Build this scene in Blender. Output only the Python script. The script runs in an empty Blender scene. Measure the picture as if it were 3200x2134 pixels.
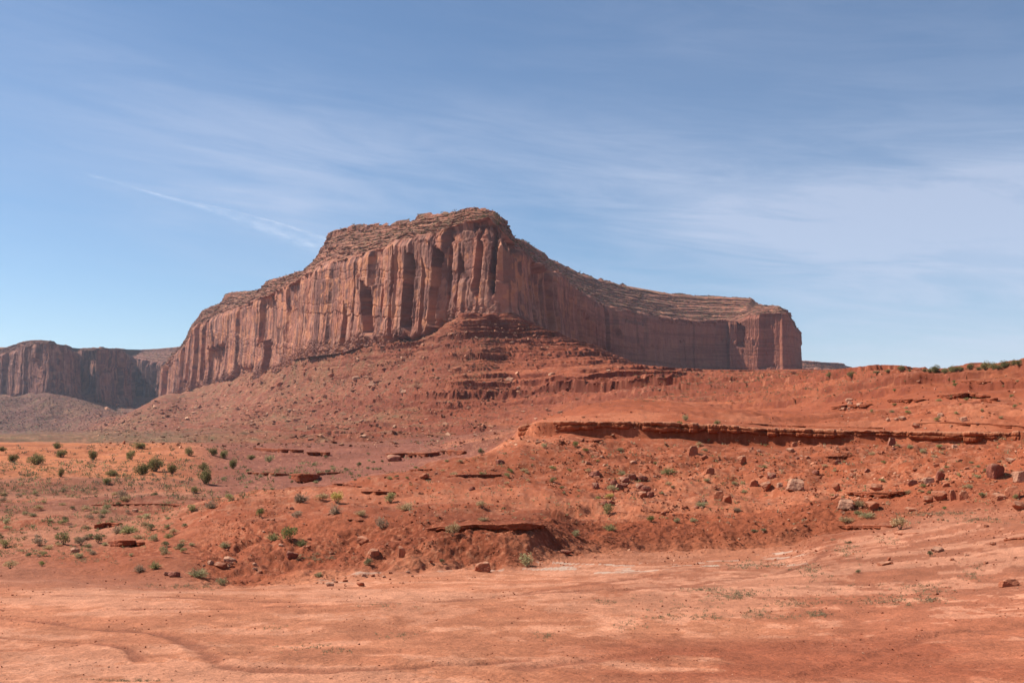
import bpy, bmesh, math, random
import numpy as np
from mathutils import Vector, Matrix
from mathutils.geometry import tessellate_polygon
R = math.radians
C = bpy.context.scene.collection
scene = bpy.context.scene

# ---------------------------------------------------------------- camera, sky, sun, exposure
FP = 3140.0          # focal length in photo pixels (photo is 3200 wide)
HOR = 1330.0         # the photo row of the true horizon
cam = bpy.data.cameras.new('camera')
cam.sensor_fit = 'HORIZONTAL'; cam.sensor_width = 36.0
cam.lens = 36.0 * FP / 3200.0
cam.shift_y = (HOR - 1067.0) / 3200.0
cam.clip_start = 0.1; cam.clip_end = 120000.0
camo = bpy.data.objects.new('camera', cam); C.objects.link(camo)
camo.rotation_euler = (R(90), 0, 0)
scene.camera = camo

SUN_AZ = np.array([-0.965, 0.25]); SUN_AZ /= np.linalg.norm(SUN_AZ)
SUN_EL = R(49)
sd = Vector((SUN_AZ[0]*math.cos(SUN_EL), SUN_AZ[1]*math.cos(SUN_EL), math.sin(SUN_EL)))
sl = bpy.data.lights.new('sun', 'SUN'); sl.energy = 5.0; sl.angle = R(0.53); sl.color = (1.0, 0.955, 0.90)
so = bpy.data.objects.new('sun', sl); C.objects.link(so)
so.rotation_euler = (-sd).to_track_quat('-Z', 'Y').to_euler()

scene.view_settings.view_transform = 'Standard'; scene.view_settings.look = 'None'
scene.view_settings.gamma = 1.0; scene.view_settings.exposure = 0.50
scene.cycles.max_bounces = 6; scene.cycles.diffuse_bounces = 3; scene.cycles.transparent_max_bounces = 12
scene.cycles.volume_bounces = 0
scene.cycles.use_denoising = True; scene.cycles.denoising_prefilter = 'ACCURATE'; scene.cycles.denoising_input_passes = 'RGB_ALBEDO_NORMAL'

world = bpy.data.worlds.new('World'); scene.world = world; world.use_nodes = True
def sky():
    nt = world.node_tree; N = nt.nodes; L = nt.links; N.clear()
    out = N.new('ShaderNodeOutputWorld'); bg = N.new('ShaderNodeBackground')
    st = N.new('ShaderNodeTexSky'); st.sky_type = 'NISHITA'; st.sun_disc = False
    st.sun_elevation = SUN_EL; st.sun_rotation = math.atan2(SUN_AZ[0], SUN_AZ[1])
    st.altitude = 1600; st.air_density = 1.0; st.dust_density = 0.35; st.ozone_density = 1.8
    tc = N.new('ShaderNodeTexCoord'); sep = N.new('ShaderNodeSeparateXYZ'); L.new(tc.outputs['Generated'], sep.inputs[0])
    def M(op, a, b=None, c=None):
        m = N.new('ShaderNodeMath'); m.operation = op
        for i, v in enumerate((a, b, c)):
            if v is None: continue
            if isinstance(v, (int, float)): m.inputs[i].default_value = v
            else: L.new(v, m.inputs[i])
        return m.outputs[0]
    az = M('ARCTAN2', sep.outputs[0], sep.outputs[1])
    el = M('ARCSINE', sep.outputs[2])
    # cirrus: long soft streaks that fall gently to the east
    u = M('ADD', az, M('MULTIPLY', el, 0.25)); v = M('ADD', el, M('MULTIPLY', az, 0.12))
    def noise(su, sv, off, detail, rough, dist=0.0):
        cb = N.new('ShaderNodeCombineXYZ'); L.new(M('MULTIPLY', u, su), cb.inputs[0]); L.new(M('MULTIPLY', v, sv), cb.inputs[1]); cb.inputs[2].default_value = off
        n = N.new('ShaderNodeTexNoise'); n.inputs['Scale'].default_value = 1; n.inputs['Detail'].default_value = detail
        n.inputs['Roughness'].default_value = rough; n.inputs['Distortion'].default_value = dist
        L.new(cb.outputs[0], n.inputs['Vector']); return n.outputs['Fac']
    def ramp(x, a, b):
        m = N.new('ShaderNodeMapRange'); m.interpolation_type = 'SMOOTHSTEP'; L.new(x, m.inputs[0])
        m.inputs[1].default_value = a; m.inputs[2].default_value = b; return m.outputs[0]
    broad = noise(1.6, 6.0, 3.7, 4, 0.5, 0.3)
    fine = noise(5.0, 34.0, 9.1, 7, 0.62, 0.6)
    wisp = noise(12.0, 120.0, 1.3, 6, 0.6, 0.4)
    # the broad veil lies along one band and thickens in the north-east
    band = M('MULTIPLY', M('SUBTRACT', 1.0, ramp(M('ABSOLUTE', M('SUBTRACT', v, 0.215)), 0.01, 0.11)), ramp(az, -0.5, -0.2))
    ne = M('MULTIPLY', ramp(az, -0.05, 0.45), M('SUBTRACT', 1.0, ramp(el, 0.14, 0.34)))
    w = M('ADD', M('MULTIPLY', band, 0.75), M('MULTIPLY', ne, 0.75))
    w = M('ADD', w, 0.24)
    tex = M('ADD', M('MULTIPLY', ramp(broad, 0.34, 0.70), 0.60), M('MULTIPLY', M('MULTIPLY', ramp(fine, 0.36, 0.68), ramp(broad, 0.25, 0.55)), 0.44))
    tex = M('ADD', tex, M('MULTIPLY', ramp(wisp, 0.40, 0.75), 0.12))
    cov = M('MULTIPLY', M('MINIMUM', M('ADD', M('MULTIPLY', w, tex), M('MULTIPLY', M('SUBTRACT', 1.0, ramp(el, -0.02, 0.13)), M('ADD', 0.25, M('MULTIPLY', ramp(az, -0.3, 0.4), 0.35)))), 1.0), 0.52)
    tint = N.new('ShaderNodeMix'); tint.data_type = 'RGBA'; tint.blend_type = 'MULTIPLY'; tint.inputs[0].default_value = 1.0
    L.new(st.outputs[0], tint.inputs[6]); tint.inputs[7].default_value = (0.88, 0.95, 0.98, 1)
    mix = N.new('ShaderNodeMix'); mix.data_type = 'RGBA'
    L.new(cov, mix.inputs[0]); L.new(tint.outputs[2], mix.inputs[6]); mix.inputs[7].default_value = (5.6, 6.0, 7.3, 1)
    L.new(mix.outputs[2], bg.inputs[0]); bg.inputs[1].default_value = 0.090
    L.new(bg.outputs[0], out.inputs[0])
sky()

# ---------------------------------------------------------------- helpers
ALB = np.array((.725, .612, .51))     # sun-bleached photo tones to rock and soil albedo
rng = np.random.default_rng(7)
PERM = rng.permutation(4096).astype(np.int32); PERM = np.concatenate([PERM, PERM])
RND = rng.random(8192).astype(np.float32)*2-1
def vn3(x, y, z=0.0, seed=0):
    x, y, z = np.broadcast_arrays(np.asarray(x, np.float32), np.asarray(y, np.float32), np.asarray(z, np.float32))
    xi = np.floor(x); yi = np.floor(y); zi = np.floor(z)
    fx = x-xi; fy = y-yi; fz = z-zi
    fx = fx*fx*(3-2*fx); fy = fy*fy*(3-2*fy); fz = fz*fz*(3-2*fz)
    xi = (xi.astype(np.int32)+seed*131) & 4095; yi = (yi.astype(np.int32)+seed*17) & 4095; zi = zi.astype(np.int32) & 4095
    def h(dx, dy, dz):
        return RND[PERM[(PERM[(PERM[(xi+dx) & 4095]+yi+dy) & 4095]+zi+dz) & 4095]]
    flat = not np.any(fz)
    def lay(dz):
        a = h(0,0,dz); b = h(1,0,dz); c = h(0,1,dz); d = h(1,1,dz)
        a = a+(b-a)*fx; c = c+(d-c)*fx
        return a+(c-a)*fy
    a = lay(0)
    if flat: return a
    return a+(lay(1)-a)*fz
def fbm(x, y, z=0.0, o=5, seed=0, g=0.5):
    s = 0; a = 1.0; t = 0; f = 1.0
    for i in range(o):
        s = s+a*vn3(x*f, y*f, z*f, seed+i*7); t += a; a *= g; f *= 2.03
    return s/t*1.5
def sst(x, a, b):
    t = np.clip((x-a)/(b-a), 0, 1); return t*t*(3-2*t)
def ikn(px, kn):
    kn = sorted(kn); return np.interp(px, [k[0] for k in kn], [k[1] for k in kn])
def gsm(a, sig, axis=0):
    r = int(3*sig)+1; k = np.exp(-0.5*(np.arange(-r, r+1)/sig)**2); k /= k.sum()
    p = np.concatenate([np.repeat(a[:1], r, 0), a, np.repeat(a[-1:], r, 0)], 0)
    return np.stack([np.convolve(p[:, j], k, 'valid') for j in range(a.shape[1])], 1) if a.ndim == 2 else np.convolve(p, k, 'valid')

def tag(o, label=None, cat=None, group=None, kind=None):
    for k, v in (('label', label), ('category', cat), ('group', group), ('kind', kind)):
        if v: o[k] = v
    return o
def mesh_np(name, V, F, mat, col=None, smooth=True, parent=None):
    """V (n,3), F (m,k) arrays; col (n,3) albedo"""
    me = bpy.data.meshes.new(name); n = len(V); m, k = F.shape
    me.vertices.add(n); me.vertices.foreach_set('co', np.ascontiguousarray(V, np.float32).ravel())
    me.loops.add(m*k); me.loops.foreach_set('vertex_index', np.ascontiguousarray(F, np.int32).ravel())
    me.polygons.add(m); me.polygons.foreach_set('loop_start', np.arange(0, m*k, k, dtype=np.int32))
    me.polygons.foreach_set('loop_total', np.full(m, k, np.int32))
    me.polygons.foreach_set('use_smooth', np.full(m, smooth, bool))
    if col is not None:
        at = me.attributes.new('tone', 'FLOAT_COLOR', 'POINT')
        c4 = np.ones((n, 4), np.float32); c4[:, :3] = np.clip(np.asarray(col)*ALB, 0.005, 0.9); at.data.foreach_set('color', c4.ravel())
    me.materials.append(mat); me.update(calc_edges=True)
    o = bpy.data.objects.new(name, me); C.objects.link(o)
    if parent: o.parent = parent
    return o
def grid_faces(nr, nc):
    i = np.arange(nr*nc).reshape(nr, nc)
    return np.stack([i[:-1, :-1], i[:-1, 1:], i[1:, 1:], i[1:, :-1]], -1).reshape(-1, 4)

def mat_ground(name, scales=((0.35, .25), (3.0, .25), (30.0, .2)), bump=0.0, bscale=2.0, rough=0.95, attr=True, base=(.4, .15, .08), per_obj=0.0):
    m = bpy.data.materials.new(name); m.use_nodes = True; nt = m.node_tree; N = nt.nodes; L = nt.links; N.clear()
    out = N.new('ShaderNodeOutputMaterial'); b = N.new('ShaderNodeBsdfPrincipled'); L.new(b.outputs[0], out.inputs[0])
    b.inputs['Roughness'].default_value = rough; b.inputs['Specular IOR Level'].default_value = 0.12
    if attr:
        a = N.new('ShaderNodeAttribute'); a.attribute_name = 'tone'; col = a.outputs['Color']
    else:
        a = N.new('ShaderNodeRGB'); a.outputs[0].default_value = (*base, 1); col = a.outputs[0]
    tc = N.new('ShaderNodeTexCoord')
    fac = None
    for s, amp in scales:
        n = N.new('ShaderNodeTexNoise'); n.inputs['Scale'].default_value = s; n.inputs['Detail'].default_value = 5; n.inputs['Roughness'].default_value = .62
        L.new(tc.outputs['Object'], n.inputs['Vector'])
        mr = N.new('ShaderNodeMapRange'); L.new(n.outputs['Fac'], mr.inputs[0]); mr.inputs[1].default_value = .25; mr.inputs[2].default_value = .75
        mr.inputs[3].default_value = 1-amp; mr.inputs[4].default_value = 1+amp
        if fac is None: fac = mr.outputs[0]
        else:
            mu = N.new('ShaderNodeMath'); mu.operation = 'MULTIPLY'; L.new(fac, mu.inputs[0]); L.new(mr.outputs[0], mu.inputs[1]); fac = mu.outputs[0]
    if per_obj:
        oi = N.new('ShaderNodeObjectInfo'); mr = N.new('ShaderNodeMapRange'); L.new(oi.outputs['Random'], mr.inputs[0])
        mr.inputs[3].default_value = 1-per_obj; mr.inputs[4].default_value = 1+per_obj
        mu = N.new('ShaderNodeMath'); mu.operation = 'MULTIPLY'; L.new(fac, mu.inputs[0]); L.new(mr.outputs[0], mu.inputs[1]); fac = mu.outputs[0]
    vm = N.new('ShaderNodeVectorMath'); vm.operation = 'SCALE'; L.new(col, vm.inputs[0]); L.new(fac, vm.inputs['Scale'])
    L.new(vm.outputs[0], b.inputs['Base Color'])
    if bump:
        n = N.new('ShaderNodeTexNoise'); n.inputs['Scale'].default_value = bscale; n.inputs['Detail'].default_value = 8; n.inputs['Roughness'].default_value = .6
        L.new(tc.outputs['Object'], n.inputs['Vector'])
        bp = N.new('ShaderNodeBump'); bp.inputs['Distance'].default_value = bump; bp.inputs['Strength'].default_value = 1.0
        L.new(n.outputs['Fac'], bp.inputs['Height']); L.new(bp.outputs[0], b.inputs['Normal'])
    return m

# ---------------------------------------------------------------- terrain: contour lines traced through the valley (photo column, photo row, metres away)
SAND=(.64,.285,.170); TRACK=(.52,.200,.118); PINK=(.44,.185,.115); RED=(.385,.120,.060); DEEP=(.34,.100,.050); PURP=(.29,.118,.082)
DUNE=(.57,.225,.105); TAL=(.29,.110,.068); GREY=(.23,.135,.09); FAR=(.165,.078,.064)
Z = lambda Y, z: HOR-z*FP/Y
LAY = [
 ('A', 16, [(-1300,2963,5,SAND),(3200,2963,5,SAND),(4500,2800,5,SAND)]),
 ('B', 90, [(-1300,2134,13.2,SAND),(1500,2134,13.2,SAND),(2600,2134,13,TRACK),(3200,2134,12.4,TRACK),(4500,2000,12,RED)]),
 ('C', 60, [(-1300,1960,21,SAND),(1500,1960,21,SAND),(2300,1960,20.5,SAND),(2700,1955,20,TRACK),(3200,1940,18.5,TRACK),(4500,1780,18,RED)]),
 ('D', 50, [(-1300,1850,30,SAND),(900,1855,30,SAND),(1500,1850,30,SAND),(2100,1835,30,PINK),(2700,1825,28.5,PINK),(3200,1800,26,PINK),(4500,1620,26,RED)]),
 ('E', 70, [(-1300,1800,38,PINK),(0,1812,37,PINK),(500,1836,34,PINK),(800,1822,36,SAND),(1200,1785,40,SAND),(1500,1772,42,SAND),(1650,1765,43.5,SAND),(1850,1730,50,SAND),(2100,1710,54,SAND),(2450,1700,53.5,SAND),(2560,1662,56,RED),(2750,1632,54,PINK),(3000,1620,47,PINK),(3200,1600,44,PINK),(4500,1400,44,RED)]),
 ('F', 70, [(-1300,1745,46,PINK),(0,1745,46,PINK),(300,1745,46,RED),(450,1740,45,RED),(560,1712,47,RED),(640,1762,43,RED),(730,1800,39.5,RED),(830,1785,40.5,RED),(950,1762,43,RED),(1100,1735,45,DEEP),(1250,1690,45,DEEP),(1350,1658,45.8,DEEP),(1440,1644,46.8,DEEP),(1640,1638,48.4,DEEP),(1700,1642,50,DEEP),(1760,1668,51.5,DEEP),(1830,1688,52.5,RED),(1930,1652,56,RED),(2100,1648,57,RED),(2400,1642,57.5,RED),(2560,1602,60,RED),(2750,1560,62,RED),(3000,1535,57,RED),(3200,1500,53,RED),(4500,1250,53,RED)]),
 ('F2', 60, [(-1300,1690,58,PINK),(0,1690,58,PINK),(300,1690,58,PINK),(450,1678,57,RED),(560,1648,58,RED),(700,1628,57,RED),(900,1625,57,RED),(1100,1632,53,RED),(1400,1624,52,RED),(1700,1620,54,RED),(1850,1638,60,RED),(2100,1610,66,RED),(2400,1605,69,RED),(2600,1570,69,RED),(2800,1530,66,RED),(3000,1505,61,RED),(3200,1470,58,RED),(4500,1200,58,RED)]),
 ('G', 80, [(-1300,1640,75,RED),(0,1640,75,RED),(300,1640,74,PINK),(500,1630,70,RED),(600,1600,70,RED),(690,1572,73,RED),(780,1555,76,RED),(900,1534,82,RED),(1100,1502,92,RED),(1250,1490,98,RED),(1500,1500,95,RED),(1700,1525,88,RED),(2000,1540,86,RED),(2300,1540,86,RED),(2600,1515,82,RED),(2900,1465,74,RED),(3200,1420,69,RED),(4500,1130,69,RED)]),
 ('H', 60, [(-1300,1545,115,PURP),(300,1545,114,PURP),(600,1550,110,PURP),(900,1545,120,PURP),(1100,1520,130,RED),(1250,1480,124,RED),(1350,1452,120,RED),(1500,1420,122,RED),(1620,1372,131,RED),(1800,1400,120,RED),(2000,1418,115,RED),(2400,1420,112,RED),(2800,1408,104,RED),(3200,1390,94,RED),(4500,1080,94,RED)]),
 ('I', 24, [(-1300,1475,170,DUNE),(0,1475,170,DUNE),(500,1475,170,DUNE),(800,1500,150,PURP),(1100,1495,165,PURP),(1400,1462,180,PURP),(1520,1430,172,PURP),(1590,1390,158,RED),(1612,1376,148,RED),(1650,1366,143.6,DEEP),(1720,1362,142.2,DEEP),(1780,1354,141.4,DEEP),(1850,1366,140.6,DEEP),(2000,1372,138.6,DEEP),(2120,1368,137.7,DEEP),(2200,1384,136.6,DEEP),(2400,1398,133.6,DEEP),(2600,1392,130,DEEP),(2800,1392,126.2,DEEP),(2900,1388,123.7,DEEP),(3000,1392,121.3,DEEP),(3200,1396,116.8,DEEP),(4500,1080,114.8,DEEP)]),
 ('J', 60, [(-1300,1430,220,DUNE),(500,1430,220,DUNE),(800,1450,215,PURP),(1100,1440,235,PURP),(1400,1420,240,PURP),(1570,1385,215,PURP),(1600,1368,185,PURP),(1618,1342,149.5,RED),(1680,1318,143.5,RED),(2000,1316,140,RED),(2200,1324,138,RED),(2400,1337,135,RED),(2800,1346,127.5,RED),(3200,1350,118,RED),(4500,1040,116,RED)]),
 ('K', 44, [(-1300,1390,330,DUNE),(0,1390,330,DUNE),(500,1387,330,DUNE),(700,1392,335,PURP),(900,1395,350,PURP),(1100,1393,350,PURP),(1400,1375,360,PURP),(1600,1352,330,TAL),(1720,1305,250,RED),(1850,1272,238,RED),(1975,1258,235,RED),(2100,1263,237,RED),(2300,1285,240,RED),(2500,1296,232,RED),(2700,1283,205,RED),(2850,1265,190,RED),(3000,1250,180,RED),(3200,1255,170,RED),(4500,960,168,RED)]),
 ('L', 60, [(-1300,1394,420,GREY),(0,1394,420,GREY),(500,1389,430,GREY),(800,1385,440,TAL),(1100,1380,450,TAL),(1400,1365,460,TAL),(1600,1343,480,TAL),(1760,1308,440,RED),(1975,1276,400,RED),(2300,1285,380,RED),(2500,1270,340,RED),(2700,1240,280,RED),(2850,1222,245,RED),(3000,1205,230,RED),(3200,1190,218,RED),(4500,900,215,RED)]),
 ('M', 130, [(-1300,1372,900,GREY),(0,1372,900,GREY),(500,1366,950,GREY),(800,1358,950,TAL),(1100,1345,930,TAL),(1400,1318,900,DEEP),(1600,1286,860,DEEP),(1800,1250,800,RED),(2000,1222,740,RED),(2300,1200,620,RED),(2500,1185,500,RED),(2650,1172,400,RED),(2740,1166,365,RED),(2808,1159,350,RED),(2883,1162,345,RED),(2944,1166,340,RED),(3029,1154,330,DUNE),(3080,1154,322,DUNE),(3148,1147,315,DUNE),(3200,1139,310,DUNE),(4500,860,300,RED)]),
 ('M2', 150, [(-1300,1366,1800,GREY),(0,1366,1800,GREY),(300,1361,1800,GREY),(500,1352,1800,TAL),(800,1340,1600,TAL),(1000,1326,1350,TAL),(1200,1300,1150,TAL),(1400,1262,1050,DEEP),(1600,1222,1080,DEEP),(1800,1190,960,RED),(2000,1185,900,RED),(2300,1170,880,RED),(2500,1165,800,RED),(2700,1170,600,RED),(2900,1175,520,RED),(3200,1165,480,RED),(4500,900,480,RED)]),
 ('N', 150, [(-1300,1358,3300,FAR),(0,1356,3300,FAR),(220,1354,3200,FAR),(290,1347,2600,TAL),(340,1330,2500,TAL),(400,1298,2640,TAL),(480,1258,2900,TAL),(540,1234,3120,TAL),(600,1246,2850,TAL),(700,1232,2500,TAL),(800,1216,2280,TAL),(1000,1205,1860,TAL),(1200,1160,1560,TAL),(1400,1100,1370,TAL),(1500,1050,1380,TAL),(1600,1060,1380,DEEP),(1700,1100,1260,DEEP),(1800,1108,1180,DEEP),(1900,1128,1100,DEEP),(2000,1150,1020,RED),(2100,1160,1020,RED),(2300,1160,1100,RED),(2500,1158,1150,RED),(2700,1168,1150,RED),(3200,1180,1100,RED),(4500,1000,1100,RED)]),
 ('O', 8, [(-1300,1240,4000,FAR),(0,1237,4000,FAR),(80,1240,4000,FAR),(150,1226,3900,FAR),(230,1241,3950,FAR),(300,1268,3950,FAR),(390,1294,3950,FAR),(480,1275,4000,FAR),(520,1250,3640,TAL),(570,1222,3385,TAL),(650,1196,2955,TAL),(765,1169,2600,TAL),(876,1147,2290,TAL),(945,1104,2110,TAL),(1083,1084,1850,TAL),(1183,1059,1725,TAL),(1259,1061,1622,TAL),(1313,1065,1580,TAL),(1374,1031,1545,TAL),(1428,993,1515,TAL),(1500,988,1495,TAL),(1565,990,1480,TAL),(1607,985,1490,RED),(1650,1003,1530,RED),(1701,1024,1500,RED),(1790,1061,1440,RED),(1855,1080,1400,RED),(1949,1127,1400,RED),(2005,1144,1420,RED),(2085,1156,1500,RED),(2300,1161,1700,RED),(2500,1160,1800,RED),(2700,1170,1800,RED),(3200,1190,1800,RED),(4500,1050,1800,RED)]),
 ('P', 0, [(-1300,1200,5200,FAR),(400,1240,5200,FAR),(560,1225,5200,FAR),(600,1200,5000,TAL),(1200,1200,3500,TAL),(1600,1160,3300,RED),(1900,1150,3300,RED),(2500,1165,5200,RED),(3200,1200,5200,RED),(4500,1200,5200,RED)]),
]
pxc = np.concatenate([np.arange(-1300, -150, 25.), np.arange(-150, 3350, 2.6), np.arange(3350, 4501, 25.)])
def layer_arrays():
    uni = np.arange(-1400, 4601, 5.)
    PY, YY, CC = [], [], []
    for nm, rows, kn in LAY:
        x = [k[0] for k in kn]
        sg = 1.5 if nm in ('I', 'J') else 5
        y = gsm(np.interp(uni, x, [k[1] for k in kn]), sg)
        d = np.exp(gsm(np.interp(uni, x, np.log([k[2] for k in kn])), sg))
        c = np.stack([gsm(np.interp(uni, x, [k[3][j] for k in kn]), 8) for j in range(3)], 1)
        PY.append(np.interp(pxc, uni, y)); YY.append(np.interp(pxc, uni, d)); CC.append(np.stack([np.interp(pxc, uni, c[:, j]) for j in range(3)], 1))
    PY = np.array(PY); YY = np.array(YY); CC = np.array(CC)
    for k in range(1, len(YY)): YY[k] = np.maximum(YY[k], YY[k-1]*1.003+0.12)
    return (HOR-PY)/FP*YY, YY, CC
ZL, YL, CL = layer_arrays()
def pchip_slopes(x, y):
    h = np.diff(x, axis=0); d = np.diff(y, axis=0)/h
    m = np.zeros_like(y); w1 = 2*h[1:]+h[:-1]; w2 = h[1:]+2*h[:-1]
    same = d[:-1]*d[1:] > 0
    with np.errstate(divide='ignore', invalid='ignore'):
        hm = (w1+w2)/(w1/d[:-1]+w2/d[1:])
    m[1:-1] = np.where(same, hm, 0); m[0] = d[0]; m[-1] = d[-1]
    return m
ML = pchip_slopes(YL, ZL)
rowsY, rowsZ, rowsC, rowsK = [], [], [], []
for k in range(len(LAY)-1):
    n = LAY[k][1]; h = YL[k+1]-YL[k]
    # spread the rows evenly over what the interval spans
    for j in range(n):
        t = j/n; rr = (YL[k+1]/YL[k])
        t = (np.power(rr, t)-1)/(rr-1)
        t2, t3 = t*t, t*t*t
        rowsZ.append((2*t3-3*t2+1)*ZL[k]+(t3-2*t2+t)*h*ML[k]+(-2*t3+3*t2)*ZL[k+1]+(t3-t2)*h*ML[k+1])
        rowsY.append(YL[k]+t*h); rowsC.append(CL[k]+(CL[k+1]-CL[k])*t[:, None]); rowsK.append(np.full_like(t, k)+j/n)
GY = np.array(rowsY); GZ = np.array(rowsZ); GC = np.array(rowsC); GK = np.array(rowsK)
GPX = np.broadcast_to(pxc, GY.shape); GX = (GPX-1600)/FP*GY
GZ0 = GZ.copy()
LI = {l[0]: i for i, l in enumerate(LAY)}
def band(a, b, f=0.5):
    """1 between layer a and layer b, feathered by f layers"""
    return sst(GK, LI[a]-f, LI[a]+f)*(1-sst(GK, LI[b]-f, LI[b]+f))
def terrace(z, h, jump, w, seed, wob=0.35):
    """every bed of height h gains a steep riser that takes up the share jump of it"""
    q = z/h + wob*fbm(GX/(h*9), GY/(h*9), 0, 4, seed) + .06*fbm(GX/(h*.7), GY/(h*2), 0, 3, seed+5)
    i = np.floor(q); f = q-i
    hv = RND[(i.astype(np.int32)*7+seed*13) & 4095]
    pos = .5+.3*RND[(i.astype(np.int32)*11+seed*5) & 4095]
    k = np.clip(.80+.45*hv, .25, 1.25)
    return (sst(f, pos-w, pos+w)-f)*h*jump*k, np.exp(-((f-pos-2.2*w)/(2.4*w))**2)*k, np.exp(-((f-pos)/(1.5*w))**2)*k
# relief: every octave that the sheet is fine enough to carry
sp = GY*2.6/FP
far_rough = band('L', 'P', .4)
rough_mid = 1.1*(band('F2', 'I', .3)*sst(GPX, 1600, 1800)+band('J', 'M', .3)*sst(GPX, 2000, 2400))+.5*band('F2', 'K', .3)*sst(GPX, 700, 1100)
calm_east = (1-.68*sst(GPX, 1800, 2150)*band('K', 'P', .3))*(1-.45*band('L', 'O', .3)*sst(GPX, 1150, 1400))
lam = 0.12; relief = np.zeros_like(GZ)
steep = band('F', 'I')+0.9*band('J', 'P', .3)+0.5*band('E', 'F')
steep = steep*(1+.8*band('E', 'F2', .2)*sst(GPX, 600, 800))
smooth_zone = 0.16+0.84*np.clip(steep, 0, 1)
i = 0
while lam < 200:
    wgt = sst(lam/sp, 2.0, 4.5)*(1-sst(lam/GY, .03+.07*np.clip(1-GY/400, 0, 1), .09+.2*np.clip(1-GY/400, 0, 1)))
    if wgt.max() > 0:
        relief += 0.075*lam**0.86*wgt*np.maximum(smooth_zone, .42*(lam < .6))*vn3(GX/lam+3.1*i, GY/lam+1.7*i, 0, 11+i)*(1+1.0*far_rough)*calm_east*(1+.7*rough_mid*(lam < 3))
    lam *= 1.9; i += 1
GZ += relief
# strata on the talus cone and the lower benches
east = sst(GPX, 700, 1150)
tz = band('L', 'O', .5)
blot = 0.35+0.65*sst(fbm(GX/90, GY/90, 0, 3, 41)+.5*sst(GPX, 1350, 1650), -0.3, 0.2)
T1, l1, d1 = terrace(GZ0, 13.0, .60, .024, 51, .14); m1 = tz*(.35*sst(GPX, 560, 800)+.65*sst(GPX, 820, 1250))*(.5+.5*blot)*sst(GZ0, 12, 30)*(1-sst(GPX, 2050, 2300))
T2, l2, d2 = terrace(GZ0, 6.0, .68, .05, 52, .16); m2 = tz*east*(.35+.65*blot)*(1-.6*sst(GPX, 2050, 2300))
T3, l3, d3 = terrace(GZ0, 4.6, .78, .045, 53, .2); m3 = sst(GPX, 450, 800)*(1-sst(GZ0, 22, 46)*(1-.8*sst(GPX, 900, 1250)))*tz*(.5+.5*sst(fbm(GX/60, GY/60, 0, 3, 45), -.3, .2))
T4, l4, d4 = terrace(GZ0, 2.3, .85, .06, 54, .28); m4 = band('K', 'M2', .3)*sst(GPX, 1750, 2000)*(.40+.60*sst(fbm(GX/26, GY/26, 0, 3, 46), -.3, .1))
T5, l5, d5 = terrace(GZ0, 0.7, .6, .10, 55, .8); m5 = band('F2', 'J', .3)*sst(fbm(GX/14, GY/14, 0, 3, 42), .05, .4)*sst(GPX, 1200, 1700)*0.8
kJ = np.abs(GY-YL[LI['J']][None, :]+1.0)/YL[LI['J']][None, :]
calm = (1-sst(kJ, .018, .07))*sst(GPX, 1590, 1640)
GZ -= relief*calm*.9
GZ += T1*m1+T2*m2+T3*m3+T4*m4+T5*m5
T6, l6, d6 = terrace(GZ0, 2.9, .75, .08, 56, .22); m6 = tz*sst(GPX, 1100, 1400)*(.4+.6*sst(fbm(GX/70, GY/70, 0, 3, 44), -.3, .2))
GZ += T6*m6
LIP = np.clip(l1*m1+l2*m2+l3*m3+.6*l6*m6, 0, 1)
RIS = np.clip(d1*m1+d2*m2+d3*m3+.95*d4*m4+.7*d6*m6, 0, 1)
GY -= l1*m1*8.5+l2*m2*4.2+l3*m3*4.2+l4*m4*2.0+l6*m6*2.2      # hard beds overhang the slope below
GX = (GPX-1600)/FP*GY
# rills down the talus and the eroded bank
ca = 1600+0*GX
rill = np.abs(vn3(GX/5.0+0.5*fbm(GX/20, GY/30, 0, 3, 61), GY/60., 0, 62))
GZ -= (1-sst(rill, 0, .35))*.55*band('M', 'O', .4)*sst(GPX, 1150, 1500)*(1-sst(GPX, 2350, 2700))
bankm = band('E', 'F2', .22)*sst(GPX, 560, 660)*(1-sst(GPX, 2600, 2750))
wx = GX+.5*fbm(GX/1.6, GY/1.6, 0, 3, 63)
gully = .6*np.abs(vn3(wx/1.5, GY/4.5, 0, 64))+.4*np.abs(vn3(wx/.6, GY/1.7, 0, 66))
GZ -= (.5-gully)*.42*bankm*sst(fbm(GX/6, GY/6, 0, 3, 67), -.5, .3)
GZ += .10*bankm*fbm(GX/.35, GY/.35, 0, 3, 68)
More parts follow.
